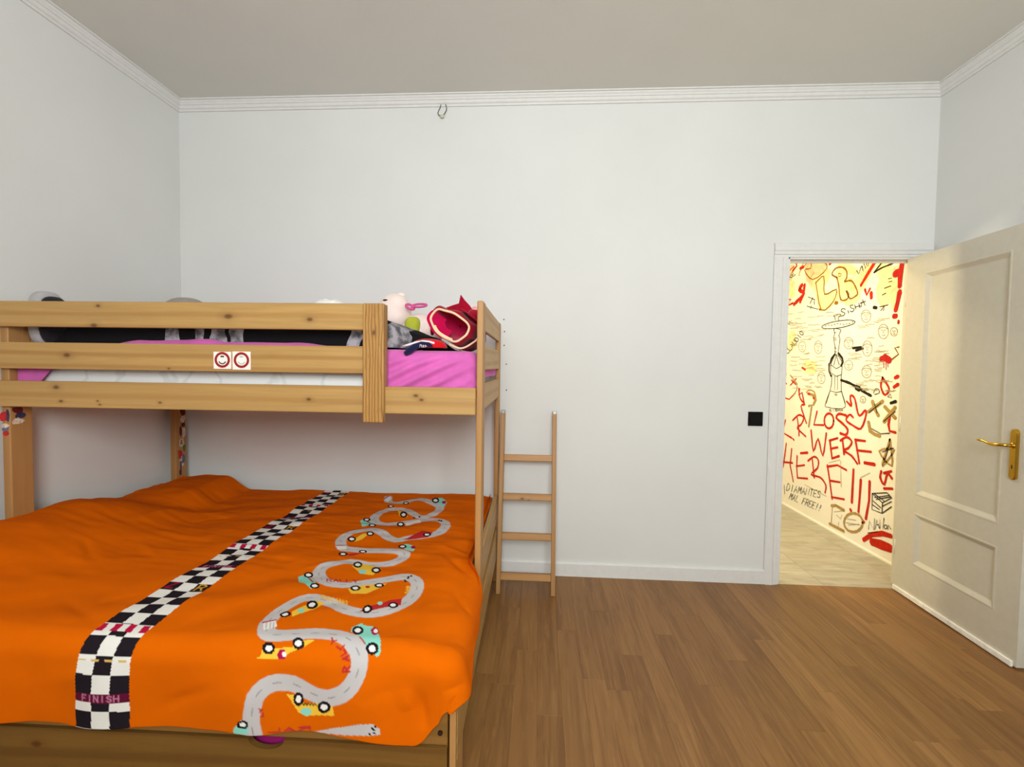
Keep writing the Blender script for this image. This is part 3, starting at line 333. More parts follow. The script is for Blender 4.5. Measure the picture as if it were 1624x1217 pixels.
def catmull(P, k=4):
    if len(P) < 3: return P
    P = np.array(P, float); Q = np.vstack([2*P[0]-P[1], P, 2*P[-1]-P[-2]]); o = []
    for i in range(1, len(Q)-2):
        for s in np.arange(k)/k: o.append(.5*(2*Q[i]+(Q[i+1]-Q[i-1])*s+(2*Q[i-1]-5*Q[i]+4*Q[i+1]-Q[i+2])*s*s+(3*Q[i]-Q[i-1]-3*Q[i+1]+Q[i+2])*s**3))
    o.append(Q[-2]); return o
for gi, (gname, gcol, strokes) in enumerate(GRAF):
    soft = gname == 'spray_patch'; bm = bmesh.new(); al = bm.verts.layers.float_color.new('soft')
    for si, (wm, flat) in enumerate(strokes):
        if soft: wm *= 1.9
        pts = [(flat[k]/1000, flat[k+1]/1000) for k in range(0, len(flat), 2)]
        # sharp letters stay sharp: only long gentle strokes are smoothed
        P = np.array(catmull(pts, 3) if len(pts) > 4 else pts); hw = wm/2000; lx = HX-.0012-gi*.00022-si*.000002
        d = np.gradient(P, axis=0); d /= np.linalg.norm(d, axis=1)[:, None]+1e-9; nrm = np.stack([-d[:, 1], d[:, 0]], 1)
        n = len(P); Lq, Rq = [], []
        for i in range(n):
            wv = hw*(1+.14*math.sin(i*2.1+si))
            Lq.append(bm.verts.new((lx, *(P[i]+nrm[i]*wv)))); Rq.append(bm.verts.new((lx, *(P[i]-nrm[i]*wv))))
        if soft:
            Cq = [bm.verts.new((lx, *P[i])) for i in range(n)]
            for i in range(n): Cq[i][al] = (1, 1, 1, 1) if n < 3 or 0 < i < n-1 else (.9, .9, .9, 1)
            for i in range(n-1): bm.faces.new((Lq[i], Lq[i+1], Cq[i+1], Cq[i])); bm.faces.new((Cq[i], Cq[i+1], Rq[i+1], Rq[i]))
            for end, sg in ((0, -1), (n-1, 1)):
                a0 = math.atan2(nrm[end][1], nrm[end][0]); fan = [bm.verts.new((lx, P[end][0]+hw*math.cos(a0-sg*math.pi*k/6), P[end][1]+hw*math.sin(a0-sg*math.pi*k/6))) for k in range(7)]
                for k in range(6): bm.faces.new((Cq[end], fan[k], fan[k+1]))
            continue
        for i in range(n-1): bm.faces.new((Lq[i], Lq[i+1], Rq[i+1], Rq[i]))
        for end, sg in ((0, -1), (n-1, 1)):   # rounded stroke ends
            cpt = P[end]; a0 = math.atan2(nrm[end][1], nrm[end][0]); fan = [bm.verts.new((lx, cpt[0]+hw*math.cos(a0-sg*math.pi*k/5), cpt[1]+hw*math.sin(a0-sg*math.pi*k/5))) for k in range(6)]
            bm.faces.new(fan)
    link(gname, bm_mesh(bm, gname), GM[gcol], wall_hall)

# ------------------------------------------------------------------ small fixtures
sw = tag(empty('light_switch', (1.327, 0, 1.027)), 'black square light switch on the white wall beside the door frame', 'light switch')
M_blk = plain('black_plastic', (8, 8, 9), .5, .15)
box('switch_plate', (-.0435, -.009, -.0435), (.0435, 0, .0435), M_blk, sw, .003); box('rocker', (-.031, -.0125, -.031), (.031, -.008, .031), M_blk, sw, .002)
hk = tag(empty('wire_loop', (-.62, -.012, 2.945)), 'bent dark wire loop hanging below the white cornice', 'hook')
tube('wire', [(-.022, -.002, .008), (-.024, -.004, -.008), (-.034, -.006, -.028), (-.040, -.006, -.046), (-.034, -.006, -.058), (-.018, -.006, -.061), (-.004, -.006, -.058), (.006, -.006, -.044), (.014, -.006, -.030), (.015, -.005, -.012), (.008, -.003, .008)], .0024, plain('dark_wire', (72, 70, 64), .5, .4), hk, 8)
blob('tape_blob', (-.012, -.006, -.066), (.014, .006, .010), plain('yellowed_tape', (196, 188, 168), .6), hk, .8, 16, 10)

# ================================================================== BUNK BED
BX, BY, BB, W_, WL_, L_ = -.2456, .0491, .0147, 1.0095, .599, 2.0654
cb, sb = math.cos(BB), math.sin(BB)
def at_bed(x, y, z=0.0): return (BX+x*cb-y*sb, -BY+x*sb+y*cb, z)
def on_bed(name, label, cat, x, y, z, group=None):
    return tag(empty(name, at_bed(x, y, z), BB), label, cat, group)
bed = on_bed('bunk_bed', 'pine bunk bed with a wide lower berth and guard rails above', 'bunk bed', 0, 0, 0)
TN = (178, 141, 84)
wood = {a: pine('pine_'+a, a, TN) for a in 'xyz'}
def board(name, a, b, mat, bev=.004, parent=None): return box(name, a, b, mat, parent or bed, bev, 2)
P_T = .026; FY = -W_; LX = -L_
M_post = pine('pine_post', 'z', (172, 128, 76), seed=3)
# upper berth posts (narrow edge to the front), rounded top
def post(x0, y0, y1, zt, mat=M_post, zb=0.0):
    bm = bmesh.new(); add_box(bm, (x0, y0, zb), (x0+P_T, y1, zt), .006, 3); return link('post', bm_mesh(bm, 'post'), mat, bed)
post(-P_T, FY, FY+.095, 1.592, M_post, .19); post(-P_T, -.085, .0, 1.592)
pl = [(-L_, FY), (-L_, -.085)]
LP = .037
bm = bmesh.new(); add_box(bm, (LX, FY+.004, 0), (LX+LP, FY+.095, 1.568), .005, 3); post_lf = link('post', bm_mesh(bm, 'post'), M_post, bed)
bm = bmesh.new(); add_box(bm, (LX, -.09, 0), (LX+LP, 0, 1.568), .005, 3); post_lr = link('post', bm_mesh(bm, 'post'), M_post, bed)
# front rails
ft = .024
m1 = pine('pine_rail_top', 'x', TN, ((-1.045, 1.517, .012), (-.705, 1.508, .009), (-1.60, 1.556, .006), (-1.62, 1.475, .010)), 1.0, seed=1)
m2 = pine('pine_rail_mid', 'x', TN, ((-1.74, 1.35, .010), (-1.30, 1.30, .004)), 1.25, seed=5)
m3 = pine('pine_rail_low', 'x', TN, ((-1.79, 1.215, .009), (-1.77, 1.157, .006), (-1.61, 1.160, .004), (-1.60, 1.145, .004), (-1.34, 1.158, .005), (-.71, 1.183, .007), (-.46, 1.185, .005), (-.268, 1.205, .007), (-.245, 1.188, .006)), .9, seed=9)
top_rail = board('guard_rail', (LX, FY-ft+.002, 1.467), (-.400, FY, 1.574), m1)
mid_rail = board('guard_rail', (LX, FY-ft+.002, 1.291), (-.400, FY, 1.402), m2)
board('side_rail', (LX, FY-ft+.002, 1.130), (-P_T, FY+.001, 1.240), m3)
board('guard_post', (-.478, FY-ft-.024, 1.095), (-.392, FY-ft+.002, 1.572), pine('pine_guard_post', 'z', (172, 130, 70), ((1.455, -.432, .008),), 2.0, (128, 82, 34), 2, 2.6, 2.2), .005)
board('guard_post_backing', (-.3995, FY-ft+.003, 1.242), (-.393, FY+.004, 1.570), wood['z'], .001)
# end boards, right and left
for x0, x1, lab in ((-P_T+.003, -.003, 'r'), (LX+.004, LX+LP-.004, 'l')):
    for z0, z1 in ((1.478, 1.590 if lab == 'r' else 1.566), (1.312, 1.420), (1.142, 1.254)):
        board('end_board', (x0, FY+.092, z0), (x1, -.083, z1), pine('pine_end_%s%d' % (lab, z0*100), 'y', (186, 149, 92), seed=z0*7), .004)
# rear rail and slatted base of the upper berth
board('rear_rail', (LX+LP, -.03, 1.13), (-P_T, -.008, 1.24), wood['x'])
for k in range(13):
    x = LX+.10+k*.152; board('bed_slat', (x, FY+.002, 1.172), (x+.07, -.03, 1.190), wood['y'], .002)
# lower berth: short front posts, boards at the ends, front rail, drawer
LFY = -(W_+WL_)
M_low = pine('pine_low', 'y', (170, 135, 80), seed=4)
board('short_post', (-.018, LFY, 0), (.0, LFY+.14, .347), M_post, .002)
board('short_post', (LX, LFY, 0), (LX+LP, LFY+.09, .347), M_post, .004)
board('lower_end_board', (-.020, LFY+.02, .185), (.002, -.0, .345), M_low, .004)
board('lower_end_board', (-.023, FY+.08, .40), (-.001, -.06, .545), pine('pine_low_b', 'y', (176, 140, 84), seed=6), .004)
board('lower_end_board', (LX+.004, LFY+.06, .185), (LX+LP-.004, -.01, .40), M_low, .004)
fr = board('lower_front_rail', (LX+LP, LFY+.004, .243), (-.024, LFY+.030, .360), pine('pine_front_low_shaded', 'x', (126, 92, 42), seed=8), .003)  # same pine as the bed, shade on the rail put into its tone
bm = bmesh.new(); bmesh.ops.create_cone(bm, cap_ends=True, segments=16, radius1=.0075, radius2=.007, depth=.006, matrix=Matrix.Translation((-.045, LFY+.003, .281)) @ Matrix.Rotation(math.pi/2, 4, 'X'))
o = link('bolt_cap', bm_mesh(bm, 'bolt_cap'), plain('bolt_cap_brown', (44, 20, 14), .5), fr); o['label'] = 'dark brown bolt cap'
# drawer front with half-round finger cut-out
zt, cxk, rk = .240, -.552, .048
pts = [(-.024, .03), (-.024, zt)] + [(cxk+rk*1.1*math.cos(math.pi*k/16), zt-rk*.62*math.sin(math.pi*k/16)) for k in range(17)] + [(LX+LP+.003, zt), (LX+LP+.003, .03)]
prism('drawer_front', pts, 'y', LFY-.002, LFY+.016, pine('pine_drawer_shaded', 'x', (118, 84, 36), ((-1.25, .19, .012),), 1.3, (92, 60, 22), 12), bed)  # bed pine with the drawer's shade painted in as darker wood and grain
# folded purple cloth in the drawer, glimpsed through the cut-out
pc = on_bed('folded_blanket', 'purple cloth showing through the drawer finger hole', 'blanket', cxk, LFY+.16, .06)
blob('fold', (0, 0, .085), (.20, .12, .075), fabric('purple_cloth', (142, 22, 96)), pc, .45, 32, 16)
# ---- stickers
M_white = plain('sticker_white', (236, 232, 226), .5, .3, 0, .01); M_sred = plain('sticker_red', (150, 26, 26), .5, .3, 0, .02)
def ring_mesh(r0_, r1_, c, y, n=36, a0=0, a1=2*math.pi):
    bm = bmesh.new(); A = []; B = []
    for k in range(n+1):
        a = a0+(a1-a0)*k/n; A.append(bm.verts.new((c[0]+r0_*math.cos(a), y, c[1]+r0_*math.sin(a)))); B.append(bm.verts.new((c[0]+r1_*math.cos(a), y, c[1]+r1_*math.sin(a))))
    for k in range(n): bm.faces.new((A[k], A[k+1], B[k+1], B[k]))
    return bm
sy = FY-ft+.002
for (x0, x1, z0, z1), ink in (((-1.108, -1.034, 1.302, 1.372), (58, 62, 50)), ((-1.028, -.952, 1.300, 1.374), (176, 190, 188))):
    st = box('round_sign_sticker', (x0, sy-.0012, z0), (x1, sy+.0005, z1), M_white, mid_rail); st['label'] = 'white sticker with a red prohibition ring'
    cx, cz = (x0+x1)/2, (z0+z1)/2+.002
    bm = ring_mesh(.0225, .0325, (cx, cz), sy-.0018); link('red_ring', bm_mesh(bm, 'red_ring'), M_sred, st)
    bm = ring_mesh(.0125, .0175, (cx, cz-.001), sy-.0018, 14, math.pi*1.12, math.pi*1.88); link('print_mark', bm_mesh(bm, 'print_mark'), plain('sticker_ink', ink, .6), st)
    bm = ring_mesh(.010, .0165, (cx, cz+.001), sy-.0018, 10, math.pi*.32, math.pi*.68); link('print_mark', bm_mesh(bm, 'print_mark'), plain('sticker_ink', ink, .6), st)
stk = {k: plain('sticker_'+k, c, .5, .3, 0, .15, 90) for k, c in dict(red=(178, 30, 34), navy=(52, 52, 84), maroon=(92, 24, 30), green=(76, 104, 40), pale=(206, 190, 170), olive=(120, 104, 60), blue=(92, 96, 132)).items()}
def sticker(parent, plane, c, r, k, n=7, seed=1):
    q = random.Random(seed); bm = bmesh.new(); vs = []
    for i in range(n):
        a = 2*math.pi*i/n; rr_ = q.uniform(.65, 1.1); u_, v_ = c[0]+r[0]*rr_*math.cos(a), c[1]+r[1]*rr_*math.sin(a)
        vs.append((u_, v_))
    for off in (0, 1): pass
    top = [bm.verts.new((plane[1]+plane[2]*.0012, u_, v_) if plane[0] == 'x' else (u_, plane[1]+plane[2]*.0012, v_)) for u_, v_ in vs]
    bot = [bm.verts.new((plane[1], u_, v_) if plane[0] == 'x' else (u_, plane[1], v_)) for u_, v_ in vs]
    bm.faces.new(top)
    for i in range(n): bm.faces.new((top[i], top[(i+1) % n], bot[(i+1) % n], bot[i]))
    bmesh.ops.recalc_face_normals(bm, faces=bm.faces[:]); link('sticker', bm_mesh(bm, 'sticker'), stk[k], parent)
px = ('x', LX+LP, 1)
for i, (y, z, ry, rz_, k) in enumerate(((-.045, 1.06, .028, .05, 'navy'), (-.030, 1.02, .026, .04, 'maroon'), (-.030, .965, .020, .03, 'pale'), (-.028, .925, .018, .022, 'maroon'), (-.050, .893, .014, .036, 'maroon'), (-.022, .88, .014, .05, 'pale'), (-.046, .815, .022, .032, 'pale'), (-.044, .814, .015, .024, 'olive'), (-.022, .778, .014, .024, 'green'), (-.055, .742, .022, .036, 'red'), (-.045, .715, .018, .022, 'pale'), (-.030, .705, .018, .034, 'blue'), (-.052, .665, .007, .04, 'navy'), (-.035, .672, .012, .014, 'pale'), (-.055, .625, .012, .02, 'maroon'))):
    sticker(post_lr, px, (y, z), (ry, rz_), k, 8, i)
py = ('y', FY+.004, -1)
for i, (x, z, rx, rz_, k) in enumerate(((-2.055, 1.085, .020, .030, 'red'), (-2.036, 1.09, .008, .034, 'navy'), (-2.048, 1.046, .020, .012, 'pale'), (-2.048, 1.030, .018, .010, 'blue'), (-2.048, 1.010, .018, .014, 'red'))): sticker(post_lf, py, (x, z), (rx, rz_), k, 8, 40+i)
for i, (y, z, k) in enumerate(((-.975, 1.11, 'maroon'), (-.965, 1.085, 'navy'), (-.975, 1.062, 'pale'))): sticker(post_lf, px, (y, z), (.026, .016), k, 8, 60+i)

# ================================================================== ORANGE DUVET on the lower berth
def sst(a,b,x):
    t=np.clip((x-a)/(b-a),0,1); return t*t*(3-2*t)
def vnoise(x,y,seed=0):
    def h(i,j):
        v=np.sin(i*127.1+j*311.7+seed*74.7)*43758.5453; return v-np.floor(v)
    xi=np.floor(x);yi=np.floor(y);fx=x-xi;fy=y-yi
    fx=fx*fx*fx*(fx*(fx*6-15)+10);fy=fy*fy*fy*(fy*(fy*6-15)+10)
    return (h(xi,yi)*(1-fx)+h(xi+1,yi)*fx)*(1-fy)+(h(xi,yi+1)*(1-fx)+h(xi+1,yi+1)*fx)*fy-.5
DV=dict(SL=-2.03,TE=1.53,R=.065,SE=-.045,RR=.05,Y0=-.035)
def duvet_flat(u,v):
    """unit square -> flat cloth coordinates (S along the bed, T from the wall side forward)"""
    T0=1.53+.065*1.57+.19
    hem=T0+.006*np.sin(u*9)-.014*sst(.4,.9,u)
    hem=hem+.02*np.exp(-((u-.93)/.045)**2)-.12*sst(.925,1.0,u)
    T=v*hem
    ov=sst(.96,1.14,T)*.10+sst(1.15,1.55,T)*.045-.085*sst(1.55,1.80,T)
    Smax=-.036+ov+.012*np.sin(T*21)*sst(1.1,1.25,T)
    S=DV['SL']+(Smax-DV['SL'])*u
    return S,T
def duvet_top(S,T):
    z=.527+0*S
    z+=.085*sst(-1.57,-1.74,S)*sst(.52,.30,T)*(1-.25*sst(-1.85,-2.02,S))
    z+=.125*sst(-1.35,-1.98,S)*sst(.25,.75,T)
    z+=.012*vnoise(S*3.1+4,T*3.1,1)+.010*vnoise(S*6+T*3,T*6-S*2,2)*sst(0,.2,T)
    # long soft folds running across the bed
    w=np.sin((T*1.0+S*.35)*26+4*vnoise(S*2.2,T*2.2,5))
    z+=.0035*w*(.3+vnoise(S*2.5+9,T*2.5,7)+.5)
    z+=.006*vnoise(S*5+T*2,T*14-S*4,11)*sst(1.5,1.2,T)
    z+=.0042*vnoise(S*6+T*3,T*34-S*5,13)*sst(1.35,.9,T)+.003*vnoise(S*11,T*20+S*9,14)
    z-=.02*sst(-.14,-.02,S)
    return z
CREASE=[([-1.672, 1.012, -1.578, 1.081, -1.474, 1.155], 0.018, -0.006), ([-1.388, 1.365, -1.246, 1.444, -1.104, 1.525], 0.02, -0.006), ([-1.523, 0.898, -1.411, 0.981, -1.263, 1.073], 0.018, 0.005), ([-0.034, 1.661, 0.02, 1.63, 0.082, 1.577], 0.012, -0.008), ([-0.102, 1.652, -0.095, 1.715, -0.081, 1.793], 0.02, -0.01), ([-0.144, 1.665, -0.13, 1.737], 0.02, 0.006), ([-0.18, 0.888, -0.101, 0.996, -0.009, 1.097], 0.022, -0.01), ([-0.228, 0.792, -0.145, 0.855, -0.047, 0.902], 0.018, 0.006), ([-0.207, 1.523, -0.135, 1.567, -0.063, 1.568], 0.02, 0.005), ([-0.881, 1.771, -0.766, 1.72, -0.661, 1.677], 0.02, -0.006), ([-1.217, 1.707, -1.076, 1.664, -0.948, 1.642], 0.022, 0.006), ([-1.519, 0.693, -1.436, 0.589, -1.294, 0.527], 0.016, -0.004), ([-1.657, 0.884, -1.654, 0.683, -1.617, 0.436], 0.02, 0.005), ([-0.702, 1.114, -0.612, 1.038, -0.524, 0.999], 0.014, 0.004), ([-1.014, 0.695, -0.928, 0.621, -0.808, 0.605], 0.014, -0.004), ([-0.065, 1.208, -0.022, 1.296, 0.029, 1.329], 0.015, -0.007), ([-0.019, 1.5, 0.021, 1.472, 0.072, 1.39], 0.012, -0.007), ([-0.282, 1.717, -0.212, 1.679, -0.144, 1.668], 0.018, -0.004)]
def crease(S,T):
    f=0*S+0*T
    for fl,w,a in CREASE:
        P=np.array(fl).reshape(-1,2); best=np.full(f.shape,9.0); 
        L=sum(np.linalg.norm(P[i+1]-P[i]) for i in range(len(P)-1)); acc=0; tb=0*f
        for i in range(len(P)-1):
            d=P[i+1]-P[i];l=np.linalg.norm(d);t=np.clip(((S-P[i,0])*d[0]+(T-P[i,1])*d[1])/(l*l),0,1)
            q=np.hypot(S-P[i,0]-t*d[0],T-P[i,1]-t*d[1]);m=q<best;best=np.where(m,q,best);tb=np.where(m,(acc+t*l)/L,tb);acc+=l
        f=f+a*np.exp(-(best/w)**2)*np.sin(np.pi*np.clip(tb,.04,.96))
    return f
def duvet_pos(S,T):
    dy=np.maximum(0,T-DV['TE']);dx=np.maximum(0,S-DV['SE'])
    d=np.sqrt(dx*dx+dy*dy)+1e-9; R=DV['R']; a=np.minimum(d/R,np.pi/2)
    ho=R*np.sin(a);dr=R*(1-np.cos(a))+np.maximum(0,d-R*np.pi/2)
    ex,ey=dx/d,dy/d
    hang=sst(.05,.2,d)
    # hanging part billows in soft vertical folds
    fold=hang*(.012*np.sin(S*17+2*vnoise(S*3,T*1.0,3))+.012*vnoise(S*9,T*4,4)+.010)
    cr=crease(S,T)
    ho=ho+fold*.9+cr*hang
    x=np.minimum(S,DV['SE'])+ho*ex
    y=DV['Y0']-np.minimum(T,DV['TE'])-ho*ey
    z=duvet_top(np.minimum(S,DV['SE']),np.minimum(T,DV['TE']))-dr+cr*(1-hang)
    return np.stack([x,y,z],-1)

